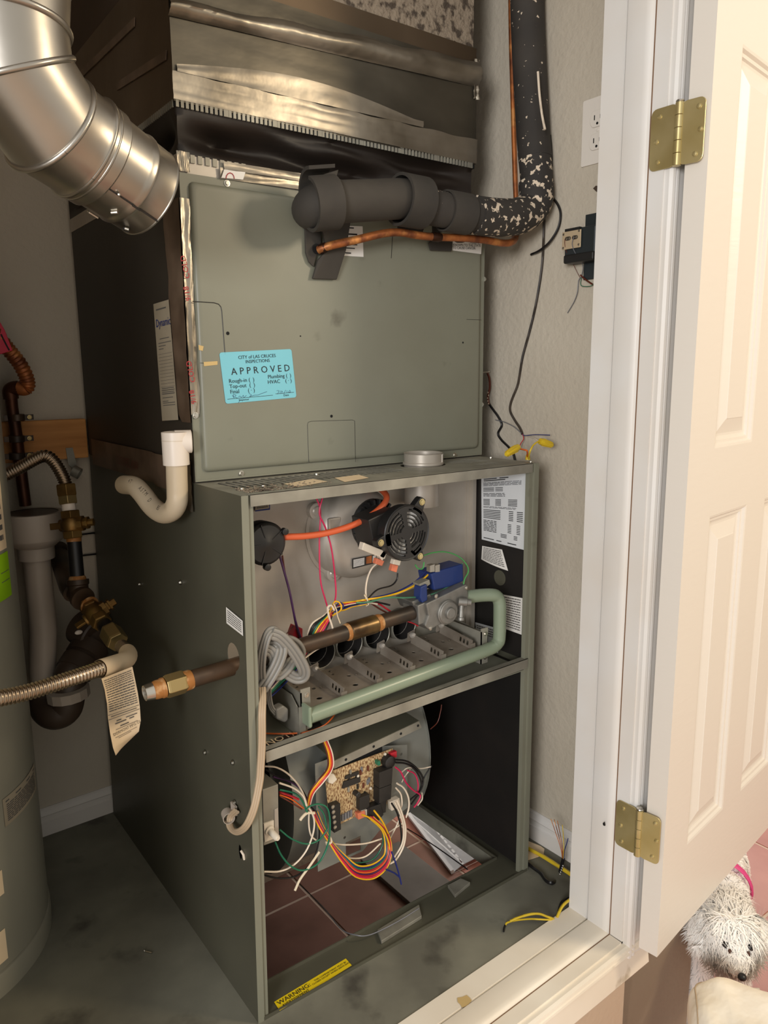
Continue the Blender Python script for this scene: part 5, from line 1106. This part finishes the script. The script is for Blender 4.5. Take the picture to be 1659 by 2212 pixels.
def cock(name, a, c, hd, sc=1.0):
    d = (c-a).normalized(); L = (c-a).length; v = empty(name, a-gr.location); v.parent = gr
    h = (hd-d*hd.dot(d)).normalized(); mid = lerp(a, c, .5)
    MB().hexnut(a, d, L*.28, .0195*sc).build('hex_end', M['brass'], v, bev=.0006); MB().hexnut(c, d*-1, L*.28, .0195*sc).build('hex_end', M['brass'], v, bev=.0006)
    MB().lathe(a, d, [(L*.2, .013*sc), (L*.4, .021*sc), (L*.6, .021*sc), (L*.8, .013*sc)], 22).build('body', M['brass'], v, smooth=50)
    MB().lathe(mid, h, [(0, .016*sc), (.024*sc, .0155*sc), (.025*sc, .010*sc), (.029*sc, .010*sc), (.030*sc, .0125*sc), (.034*sc, .0125*sc), (.034*sc, .0075*sc), (.044*sc, .0075*sc), (.0445*sc, .005*sc)], 8).build('tail_nut', M['brass'], v, smooth=25)
    MB().lathe(mid, h*-1, [(0, .015*sc), (.022*sc, .012*sc), (.023*sc, .006*sc)], 18).build('plug', M['brass'], v, smooth=40)
    b = MB(); b.obox(mid-h*.031*sc, h*.011*sc, d*.0065*sc, d.cross(h)*.0028*sc); b.build('lever', M['brass'], v, bev=.001)
cock('gas_cock', G(151, 1103), G(158, 1163), rt*1+up*.12, .98)
cock('gas_cock', G(190, 1306, 1.43), G(222, 1348, 1.385), rt*1+up*.25, .95)
gpart(MB().tube([G(222, 1346, 1.39), G(244, 1374, 1.355)], .0135, 18), 'nipple', 'w_black', smooth=50)
gpart(MB().hexnut(G(236, 1362, 1.365), G(262, 1398, 1.33)-G(236, 1362, 1.365), .040, .0200), 'flare_nut', 'brassnut', bev=.0008)
gpart(MB().lathe(G(147, 1087), G(150, 1106)-G(147, 1087), [(0, .0130), (.015, .0130), (.017, .0145)], 20), 'sealant_band', 'pvc', smooth=40)
gpart(MB().hexnut(G(145, 1070), G(148, 1090)-G(145, 1070), .017, .0185), 'flare_nut', 'brassnut', bev=.0006)
gpart(MB().hexnut(G(142, 1046), G(145, 1070)-G(142, 1046), .023, .0195), 'flare_nut', 'brass', bev=.0006)
def corrug(name, pts, r, pitch, label):
    P = smooth_path(pts, 40); out = [P[0]]; acc = 0; step = pitch/6
    for i in range(1, len(P)):
        seg = (P[i]-P[i-1]).length; a = P[i-1]
        while acc+seg >= step:
            k = (step-acc)/seg; a = lerp(a, P[i], k); out.append(a); seg = (P[i]-a).length; acc = 0
            if seg < 1e-7: break
        acc += seg
    e = empty(name, out[0], label, 'gas hose', 'corrugated gas connectors')
    MB().tube(out, [r*(.90+.10*math.cos(2*math.pi*i/6)) for i in range(len(out))], 16).build('corrugated_tube', M['flex'], e, smooth=85); return e
corrug('gas_connector', [G(143, 1050), G(136, 1030), G(122, 1005), G(108, 989), G(94, 985), G(74, 993), G(40, 1012), G(0, 1032), G(-18, 1041)], .0125, .0052, 'upper corrugated steel gas hose arching left from the top of the iron pipe')
HP = [G(263, 1396, 1.325), G(272, 1405, 1.30), G(278, 1415, 1.27), G(273, 1425, 1.235), G(255, 1432, 1.20), G(215, 1445, 1.15), G(140, 1470, 1.10), G(60, 1495, 1.06), G(0, 1508, 1.03), G(-50, 1516, 1.0)]
c2_ = corrug('gas_connector', HP, .0122, .0056, 'lower corrugated steel gas hose crossing to the left edge in front of the drain')
# paper tag wrapped round the lower connector
pt_ = empty('paper_tag', G(240, 1450, 1.18), 'cream printed paper tag hanging from the lower corrugated gas hose', 'tag')
hp_ = smooth_path(HP, 8)
MB().tube(hp_[11:41], .0143, 20, False).build('wrap', M['papery'], pt_, smooth=60)
rows = [((219, 1466), (286, 1440)), ((226, 1490), (291, 1464)), ((231, 1520), (298, 1498)), ((233, 1550), (302, 1526)), ((238, 1585), (304, 1556)), ((244, 1615), (300, 1580)), ((250, 1632), (262, 1617))]
def tagp(u, v, e=0):
    s = v*(len(rows)-1); i = min(int(s), len(rows)-2); t = s-i
    a = lerp(Vector(rows[i][0]), Vector(rows[i+1][0]), t); c = lerp(Vector(rows[i][1]), Vector(rows[i+1][1]), t); q = lerp(a, c, u)
    return Dp(q.x, q.y, lerp(1.128, 1.180, u)+.010*math.sin(u*3.1)+.006*math.sin(v*7)-e)
MB().grid(lambda u, v: tagp(u, v), 10, 30).build('sheet', M['papery'], pt_, smooth=70)
b = MB(); rr = random.Random(5)
for v, h, segs in textlines(15, .04, .46, .06, .95, .38, 41)+[(.475, .006, [(.02, .98)]), (.50, .008, [(.1, .9)]), (.525, .006, [(.02, .98)]), (.56, .010, [(.25, .40), (.55, .9)]), (.585, .012, [(.2, .55), (.65, .8)]), (.625, .012, [(.35, .62)]), (.65, .006, [(.2, .9)]), (.74, .006, [(.15, .9)]), (.76, .006, [(.25, .7)])]:
    for a, c in segs: b.add([tagp(a, v, .0012), tagp(c, v, .0012), tagp(c, v+h, .0012), tagp(a, v+h, .0012)], [(0, 1, 2, 3)])
b.build('print', M['inkgrey'], pt_, normals=False)
a, c = tagp(.10, .715, .002), tagp(.98, .70, .002); letters([('DORMONT MFG. CO.', .0040, a, c-a, (CAM-a).cross(c-a), 'LEFT')], 'lettering', M['ink'], pt_)
# bits lying on the platform
nl_ = empty('nail', Zp(318, 2055, .003), 'small bright nail lying on the grey floor left of the furnace', 'nail')
MB().tube([Zp(312, 2054, .003), Zp(328, 2058, .0025)], .0014, 6).build('shank', M['steel'], nl_); MB().lathe(Zp(312, 2054, .003), Vector((-1, .1, 0)), [(0, .003), (.001, .003)], 8).build('head', M['steel'], nl_)
# ------------------------------------------------------------------ right wall: thermostat wires, outlet, transformer, loose cables
tw = empty('thermostat_wire', Up(1128, 935, .724), 'long black thermostat cable down the right wall ending in coloured cores and yellow wire nuts', 'cable')
wire('cable', [Up(1172, 440, .7245), Up(1175, 470, .7245), Up(1174, 520, .7245), Up(1170, 580, .7245), Up(1158, 655, .7245), Up(1144, 715, .7245), Up(1129, 770, .7245), Up(1122, 812, .7245), Up(1117, 835, .7245), Up(1104, 868, .7245), Up(1102, 888, .7245), Up(1112, 908, .7245), Up(1123, 925, .722), Up(1128, 938, .720)], .0027, M['w_grey'] if False else mat('cable_jacket', (70, 60, 50), .5, c2=(40, 34, 30), ns=22), tw)
wire('core', [Up(1126, 936, .718), Up(1110, 922, .716), Up(1090, 912, .716), Up(1070, 907, .717)], .0009, M['w_grey'], tw); wire('core', [Up(1128, 938, .720), Up(1134, 941, .716), Up(1156, 939, .712), Up(1188, 940, .710)], .0009, M['w_blue'], tw)
wire('core', [Up(1129, 938, .719), Up(1131, 948, .716), Up(1125, 958, .712), Up(1121, 968, .708)], .0010, M['w_red'], tw); wire('core', [Up(1131, 941, .718), Up(1150, 945, .712), Up(1158, 949, .708), Up(1165, 955, .706)], .0008, M['w_white'], tw)
wire('core', [Zp(1139, 990, FH+.003), Yp(1139, 975, .03), Yp(1134, 972, .03), Yp(1121, 969, .03)], .0017, M['w_orange'], tw); wire('core', [Zp(1141, 991, FH+.003), Yp(1145, 975, .03), Yp(1152, 962, .03), Yp(1162, 954, .03), Yp(1168, 953, .03)], .0017, M['nut'], tw)
b = MB(); b.lathe(Zp(1140, 993, FH+.0006), EZ, [(0, .005), (.008, .0042), (.010, .003)], 10); b.build('bushing', M['nut'], tw, smooth=50)
def wnut(p0, p1):
    d = (p1-p0); L = d.length; b = MB(); b.lathe(p0, d, [(0, .0062), (L*.25, .0072), (L*.9, .0050), (L, .0035)], 16)
    dn = d.normalized(); N = dn.orthogonal().normalized(); B = dn.cross(N)
    for k in range(8):
        a = 2*math.pi*k/8; o = N*math.cos(a)+B*math.sin(a); b.tube([p0+dn*L*.22+o*.0074, p0+dn*L*.92+o*.0052], .0008, 4)
    return b.build('wire_nut', M['nut'], tw, smooth=30)
wnut(Yp(1119, 966, .03), Yp(1093, 982, .022)); wnut(Yp(1166, 953, .03), Yp(1194, 962, .022))
lc = empty('furnace_cable', Up(1068, 890, .715), 'short dark brown cable kinking down the wall behind the furnace top right corner', 'cable')
wire('cable', [Up(1056, 872, .7245), Up(1066, 886, .7245), Up(1076, 900, .7245), Up(1084, 918, .7245), Up(1076, 936, .7245), Up(1083, 950, .7245), Up(1099, 966, .7235), Up(1108, 978, .7225), Up(1113, 996, .7215)], .0026, M['w_black'], lc)
wire('cable', [Up(1053, 806, .716), Up(1057, 818, .718), Up(1058, 838, .718), Up(1054, 856, .717), Up(1056, 874, .716)], .0026, M['w_brown'], lc); wire('tie', [Up(1040, 805, .712), Up(1057, 803, .716)], .0014, M['w_white'], lc)
for k in range(5): MB().ball(Up(1054+1.2*math.sin(k*2), 848+6*k, .7135), (.0012, .0012, .002), 5).build('plaster_speck', M['pvc2'], lc)
# outlet
ou = empty('wall_outlet', rm(.728, -.040, 1.470), 'white duplex electrical outlet high on the right wall, half behind the jamb', 'outlet')
OC = Vector(rm(.728, -.0460, 1.4715)); IN = RX*-1
b = MB(); b.plate(OC, RY, EZ, IN*.0035, rrect(-.035, .035, -.0570, .0570, .003)); pl_ = b.build('cover_plate', M['outlet'], ou, bev=.0015)
for s in (.0195, -.0195):
    b = MB(); b.plate(OC+IN*.0036+EZ*s, RY, EZ, IN*.0022, [(.0172*math.cos(t), max(-.0142, min(.0142, .0172*math.sin(t)))) for t in [2*math.pi*k/28 for k in range(28)]]); rc = b.build('receptacle', M['outlet'], ou, bev=.0006)
    for dy, h in ((.0064, .0042), (-.0064, .0034)):
        b = MB(); b.obox(OC+IN*.0059+EZ*(s+.002)+RY*dy, RY*.0009, EZ*h, IN*.0004); b.build('slot', M['void'], rc)
    b = MB(); b.lathe(OC+IN*.0057+EZ*(s-.0085), IN, [(0, .0024), (.0005, .0024)], 10); b.build('slot', M['void'], rc)
screw(OC+IN*.0035, IN, .0022, M['outlet'], ou, hexh=False)
# a wall hole with broken edge, at the jamb
hb = [Up(*p, .727) for p in ((1281, 407), (1287, 401), (1296, 402), (1296, 416), (1288, 414))]; MB().prism(hb, RX*.003).build('wall_hole', M['kraft'], bpy.data.objects['wall_right'])
# bell transformer screwed to the wall
xf = empty('bell_transformer', rm(.728, -.03, 1.27), 'small black bell transformer with a brassy terminal plate screwed to the right wall', 'transformer')
def xb(v0, v1, z0, z1, d0, d1, m_, name, bev=.001):
    b = MB(); b.box(.728-d1, .728-d0, v0, v1, z0, z1, rm); return b.build(name, M[m_], xf, bev=bev)
xb(-.075, -.026, 1.210, 1.328, .000, .004, 'xfmr', 'mounting_plate')
xb(-.070, .0, 1.247, 1.302, .004, .030, 'xfmr', 'coil_case', .003); xb(-.070, -.001, 1.240, 1.256, .004, .034, 'black', 'coil_bobbin', .003)
TPc = .033
b = MB(); b.box(.728-TPc-.002, .728-TPc, -.041, .002, 1.2655, 1.2975, rm); b.build('terminal_plate', M['xplate'], xf, bev=.0008)
b = MB(); b.box(.728-TPc-.001, .728-TPc+.02, -.037, -.003, 1.2978, 1.3025, rm); b.build('terminal_label', M['black'], xf)
for v, z in ((-.0015, 1.293), (-.037, 1.295), (-.0015, 1.2685), (-.037, 1.2705)): screw(rm(.728-TPc-.002, v, z), IN, .0016, M['steel'], xf, hexh=False)
for v in (-.012, -.028):
    b = MB(); b.plate(rm(.728-TPc-.0023, v, 1.2845), RY, EZ, IN*.0005, rrect(-.0065, .0065, -.0034, .0034, .0033)); b.build('terminal_well', M['black'], xf)
    for dv_ in (.0028, -.0032): screw(rm(.728-TPc-.0025, v+dv_, 1.2845), IN, .0018, M['steel'], xf, hexh=False)
xt = .728-TPc-.004
wire('lead', [rm(xt, -.006, 1.284), rm(xt+.001, -.0055, 1.275), rm(xt+.006, -.006, 1.262), rm(.712, -.008, 1.245), rm(.722, -.013, 1.226), rm(.724, -.020, 1.214)], .0006, M['w_brown'], xf)
wire('lead', [rm(xt, -.026, 1.284), rm(xt-.001, -.0245, 1.272), rm(xt+.006, -.026, 1.258), rm(.712, -.0285, 1.245), rm(.720, -.028, 1.232), rm(.723, -.022, 1.215)], .0008, M['w_grey'], xf)
wire('lead', [Up(1257, 597, .722), Up(1250, 606, .722), Up(1247, 632, .722), Up(1240, 652, .724), Up(1226, 676, .725)], .0009, M['w_grey'], xf); wire('lead', [Up(1256, 600, .722), Up(1254, 612, .722), Up(1258, 618, .722), Up(1275, 618, .722), Up(1284, 612, .722)], .0007, M['w_green'], xf)
wire('lead', [Up(1254, 594, .722), Up(1265, 604, .722), Up(1283, 616, .723)], .0016, M['w_brown'], xf)
# loose cables on the platform by the baseboard
k1 = empty('stripped_cable', Zp(1160, 1890, .003), 'black cable on the floor by the jamb, its stripped copper cores sticking up', 'cable')
wire('jacket', [Zp(1136, 1862, .004), Zp(1152, 1874, .004), Zp(1168, 1886, .004), Zp(1180, 1902, .004), Zp(1194, 1907, .004), Up(1206, 1896, .672), Up(1212, 1875, .672), Up(1217, 1855, .672)], .0040, M['w_black'], k1)
for i, (m_, tip) in enumerate((('copper', (1190, 1769)), ('copper', (1197, 1770)), ('copper', (1204, 1773)), ('nut', (1215, 1782)), ('w_blue', (1227, 1811)))):
    wire('core', [Up(1215+i*.6, 1860, .672), Up(1212+i*2, 1835, .672), Up(lerp(tip[0], 1213+i*2, .5), lerp(tip[1], 1835, .5), .674), Up(*tip, .676)], .0009, M[m_], k1)
for k in range(6): MB().ball(Up(1208+k*1.6, 1893-k*4.6, .667), (.0014, .0014, .0014), 5).build('speck', M['paper'], k1)
k2 = empty('yellow_cable', Zp(1180, 1850, .004), 'yellow cable lying along the right baseboard behind the jamb', 'cable')
wire('jacket', [Zp(1140, 1832, .006), Zp(1170, 1848, .006), Zp(1205, 1870, .006), Zp(1235, 1890, .006), Zp(1262, 1912, .006)], .0042, M['nut'], k2)
pp = tag(MB().prism([Zp(*p, .0015) for p in ((1136, 1815), (1168, 1828), (1176, 1834), (1174, 1847), (1160, 1852), (1136, 1860))], (0, 0, .0006)).build('paper_scrap', M['papery'], None, loc=Zp(1150, 1840, .0015)), 'yellowed paper scrap on the floor beside the furnace right corner', 'paper')
k3 = empty('cut_cable', Zp(1150, 1980, .004), 'two cut yellow cables curling up off the floor in front of the sill', 'cable')
wire('jacket', [Zp(1102, 1990, .010), Zp(1120, 1982, .016), Zp(1145, 1975, .020), Zp(1165, 1974, .018), Zp(1182, 1980, .010), Zp(1196, 1985, .003)], .0023, M['nut'], k3)
wire('jacket', [Zp(1092, 1998, .004), Zp(1096, 1993, .008), Zp(1115, 1988, .010), Zp(1145, 1985, .010), Zp(1170, 1986, .007), Zp(1192, 1987, .003)], .0017, M['nut'], k3)
wire('cut_end', [Zp(1091, 1999, .004), Zp(1089, 2005, .003), Zp(1088, 2012, .003)], .0020, M['w_black'], k3)
wire('jacket', [Zp(1203, 1982, .003), Zp(1212, 1962, .012), Zp(1222, 1950, .016), Zp(1236, 1940, .016)], .0030, M['nut'], k3)
wire('cable_shadow', [Zp(1205, 1975, .004), Zp(1210, 1955, .008), Zp(1216, 1946, .010), Zp(1230, 1938, .010)], .0022, M['w_black'], k3)  # black strand laid beside the yellow cable as its shadow
# ------------------------------------------------------------------ return air grille leaf under the platform
rg = empty('return_grille', Vector((.90, .68, ZF)), 'white louvred return air grille leaning open under the platform', 'grille')
ga, gb = Vector((.9363, .832, ZF+.002)), Vector((.845, .485, ZF+.002)); gu = (gb-ga).normalized()
gn = Vector((.965, 0, .20)); gn = (gn-gu*gn.dot(gu)).normalized()
gl = (gb-ga).length
rows_ = []
for j in range(3):
    for i in range(14): rows_.append(rect(.02+i*.025, .02+i*.025+.017, .045+j*.052, .045+j*.052+.006))
b = MB(); b.plate(ga, gu, gn, gu.cross(gn)*.002, rect(0, gl, 0, .23), rows_); b.build('face', M['grille'], rg)
b = MB(); b.plate(ga, gu, gn, gu.cross(gn)*.012, rect(0, gl, 0, .010)); b.build('rim', M['grille'], rg)
tag(MB().box(.668, .812, -.05, .69, ZF+.0006, ZF+.013).build('board', M['greyboard'], None, bev=.001, loc=Vector((.74, .3, ZF))), 'grey board lying on the floor tiles under the furnace opening', 'board')
# ------------------------------------------------------------------ the dog
dg = empty('dog', Vector((1.02, -.26, ZF)), 'small shaggy white dog resting its head on the cream trouser knee', 'dog')
HD = Dp(1574, 2022, 1.50)
NOSE = Dp(1601, 2108, 1.418)
fwd = (NOSE-HD).normalized()
bdir = Vector((.93, .36, 0)).normalized()          # along the back, away from the head
def skin(name, verts, edges, radii, m_, parent, sub=2):
    w = origin_of(parent); me = bpy.data.meshes.new(name); me.from_pydata([vv(v)-w for v in verts], edges, []); o = bpy.data.objects.new(name, me); COL.objects.link(o); o.parent = parent
    sk = o.modifiers.new('skin', 'SKIN'); 
    for i, r in enumerate(radii): d = me.skin_vertices[0].data[i]; d.radius = (r, r) if not isinstance(r, tuple) else r; d.use_root = (i == 0)
    sb = o.modifiers.new('sub', 'SUBSURF'); sb.levels = sub; sb.render_levels = sub
    dg_ = bpy.context.evaluated_depsgraph_get(); m2 = bpy.data.meshes.new_from_object(o.evaluated_get(dg_)); o.modifiers.clear(); o.data = m2; m2.name = name
    m2.materials.clear(); m2.materials.append(m_)
    for p in m2.polygons: p.use_smooth = True
    return o
ch = Dp(1556, 1968, 1.605); hip = Dp(1545, 1880, 1.84); bdir = (hip-ch); bdir.z = 0; bdir.normalize(); hip = ch+bdir*.26; LG = ch.z-ZF-.012
sd = bdir.cross(EZ).normalized()
vs = [ch, ch+bdir*.13, hip, hip+bdir*.04+Vector((0, 0, .02)), hip+bdir*.09+Vector((0, 0, .07)),
      lerp(ch, HD, .45)+Vector((0, 0, .005)), HD, lerp(HD, NOSE, .55), NOSE]
ed = [(0, 1), (1, 2), (2, 3), (3, 4), (0, 5), (5, 6), (6, 7), (7, 8)]
rd = [.050, .052, .050, .026, .014, .050, .056, .033, .017]
for base, s_ in ((0, .036), (0, -.036), (2, .038), (2, -.038)):
    p = vs[base]; i0 = len(vs)
    if base == 0: vs += [p+sd*s_+Vector((0, 0, -.28*LG)), p+sd*s_-bdir*.012+Vector((0, 0, -.62*LG)), p+sd*s_-bdir*.015+Vector((0, 0, -.95*LG)), p+sd*s_-bdir*.040+Vector((0, 0, -LG))]; rd += [.034, .022, .018, .016]
    else: vs += [p+sd*s_-bdir*.02+Vector((0, 0, -.26*LG)), p+sd*s_-bdir*.035+Vector((0, 0, -.48*LG)), p+sd*s_+bdir*.028+Vector((0, 0, -.68*LG)), p+sd*s_+bdir*.012+Vector((0, 0, -.96*LG)), p+sd*s_-bdir*.022+Vector((0, 0, -LG))]; rd += [.040, .028, .018, .016, .016]
    ed.append((base, i0)); ed += [(k, k+1) for k in range(i0, len(vs)-1)]
body = skin('body', vs, ed, rd, M['skin'], dg)
hr_ = (rt-fwd*rt.dot(fwd)).normalized(); hu_ = hr_.cross(fwd).normalized()
if hu_.dot(CAM-HD) < 0: hu_ = -hu_
# eyes, nose, ears
for s_, k in ((-1, 0), (1, 1)):
    e = lerp(HD, NOSE, .55)+hr_*s_*.022+hu_*.0285; MB().ball(e, .0064, 8).build('eye', M['dognose'], dg, smooth=60)
    tr_ = lerp(HD, NOSE, .68)+hr_*s_*.0165+hu_*.0245
    MB().ball(tr_, (.0038, .0038, .006), 6).build('tear_stain', M['tear'], dg, smooth=60)
MB().ball(NOSE+fwd*.005+hu_*.003, (.0088, .0078, .0062), 8).build('nose', M['dognose'], dg, smooth=60)
ears = []
for s_ in (-1, 1):
    e0 = HD+hr_*s_*.036-fwd*.020+hu_*.018; e1 = e0+hr_*s_*(.030 if s_ > 0 else .012)+fwd*.004-hu_*.010; e2 = e1+hr_*s_*(.020 if s_ > 0 else .004)+fwd*(.012 if s_ > 0 else .036)-hu_*.018
    ears.append(MB().tube(smooth_path([e0, e1, e2], 5), [.018, .020, .021, .021, .021, .020, .019, .018, .016, .013, .008], 12, True, (1, .35), hu_.cross(e1-e0)).build('ear', M['skin'], dg, smooth=60))
# fur: bent tapering tufts grown over body and ears
fur = MB(); fn_ = []; rr = random.Random(21); wd_ = origin_of(dg)
def tufts(ob, n, lenf, flow):
    me = ob.data; off = wd_; ps = [p for p in me.polygons]; ar = [p.area for p in ps]; tot = sum(ar); cum = []; s = 0
    for a in ar: s += a; cum.append(s)
    import bisect
    for _ in range(n):
        p = ps[min(bisect.bisect(cum, rr.random()*tot), len(ps)-1)]; vsx = [me.vertices[i].co for i in p.vertices]
        w = [rr.random() for _ in vsx]; sw = sum(w); q = sum((v*k for v, k in zip(vsx, w)), Vector((0, 0, 0)))/sw+off; nrm = p.normal.copy()
        L, lift = lenf(q); 
        if L <= 0: continue
        fl = flow(q)+Vector((rr.gauss(0, .35), rr.gauss(0, .35), rr.gauss(0, .35))); t = (fl-nrm*fl.dot(nrm))
        if t.length < 1e-4: continue
        t.normalize(); L *= rr.uniform(.65, 1.25); sidev = nrm.cross(t)*rr.uniform(.0010, .0020)
        c0_ = q; c1_ = q+(nrm*lift+t*(1-lift)).normalized()*L*.5; c2_ = c1_+(t+nrm*.1+Vector((0, 0, -.35))).normalized()*L*.5
        fn_.extend([(nrm*.8+t*.2+EZ*.25).normalized()]*5)
        fur.add([c0_-sidev, c0_+sidev, c1_+sidev*.8, c1_-sidev*.8, c2_], [(3, 2, 1, 0), (4, 2, 3)])
def lenf(q):
    dn = (q-NOSE).length
    if dn < .012: return 0, 0
    if dn < .030: return .010, .2
    if dn < .055: return .020, .28
    if dn < .075: return .028, .32
    if (q-HD).length < .090: return .048, .36
    if q.z < ZF+.02: return .010, .4
    return .026, .30
def flow(q):
    if (q-HD).length < .095:
        r = (q-HD); s = r.dot(hr_); return hr_*(s*14)+fwd*(.5 if r.dot(fwd) > -.01 else -.9)+EZ*.1
    return bdir*.7+EZ*-.9
tufts(body, 42000, lenf, flow)
for e in ears: tufts(e, 3000, lambda q: (.030, .28), lambda q: fwd*.8+hr_*(1 if (q-HD).dot(hr_) > 0 else -1)*.7+EZ*-.4)
fo = fur.build('fur', M['fur'], dg, normals=False); fo['kind'] = 'stuff'
for p in fo.data.polygons: p.use_smooth = True
if len(fo.data.vertices) == len(fn_): fo.data.normals_split_custom_set_from_vertices(fn_)
# pink harness round the chest
pc_ = ch+bdir*.085
pts = []
for k in range(25):
    a = 2*math.pi*k/24; pts.append(pc_+(sd*math.cos(a)*.066+EZ*math.sin(a)*.066))
MB().tube(pts, .010, 8, False, (1, .35), bdir).build('harness', M['pinkc'], dg, smooth=60)
# ------------------------------------------------------------------ the kneeling person, of whom one trouser leg is in view
pe = empty('person', Vector((.62, -.62, ZF)), 'person kneeling in cream trousers, only one bent knee in view below the door', 'person')
K = Dp(1652, 2190, 1.325)
hp = K+Vector((-.34, -.24, .0)); ank = K+Vector((-.26, -.22, -.215))
tdir = (hp-K).normalized(); TS_ = tdir.cross(EZ).normalized()
if TS_.dot(rt) < 0: TS_ = -TS_
TU = TS_.cross(tdir).normalized()
if TU.z < 0: TU = -TU
def thigh(u, v):
    """u along the leg (knee end first), v around: a broad rounded limb of cloth with creases"""
    a = 2*math.pi*v; s = u*u*.16 if u < .5 else lerp(.04, .42, (u-.5)*2)
    cap = math.sqrt(max(0, 1-(1-min(1, u/.42))**2.4)); cs, sn = math.cos(a), math.sin(a)
    x = math.copysign(abs(cs)**.72, cs); y = math.copysign(abs(sn)**.72, sn)
    w_ = (.128+.02*s)*cap; h_ = (.072+.03*s)*cap
    cr = .0035*math.sin(s*60+x*4)*max(0, -x-.2)+.004*math.sin(x*7+s*25)+.003*math.sin(x*16-s*40)
    return K+tdir*(s-.060*(1-cap)+.050*(x+1)*.5)+TS_*(w_*x)+TU*(h_*y+cr*cap)
tl = MB(); tl.grid(thigh, 34, 56); leg = tl.build('trouser_leg', M['trouser'], pe, smooth=80)
lv = [K+tdir*.05+Vector((0, 0, -.05)), lerp(K, ank, .5)+Vector((0, 0, -.03)), ank]
skin('lower_leg', lv, [(0, 1), (1, 2)], [.060, .056, .046], M['trouser'], pe)
shv = [ank+Vector((0, 0, -.01)), ank+Vector((-.05, -.04, -.05)), ank+Vector((-.12, -.10, -.085))]
skin('shoe', shv, [(0, 1), (1, 2)], [.036, .036, .028], M['chip'], pe)
MB().tube([thigh(.10+.90*k/30, .425)+TU*.0008 for k in range(31)], .0013, 6).build('side_seam', M['seam'], pe, smooth=60)
MB().tube([thigh(.16, .425-.055*k/10)+TU*.0008 for k in range(11)], .0010, 6).build('knee_seam', M['seam'], pe, smooth=60)
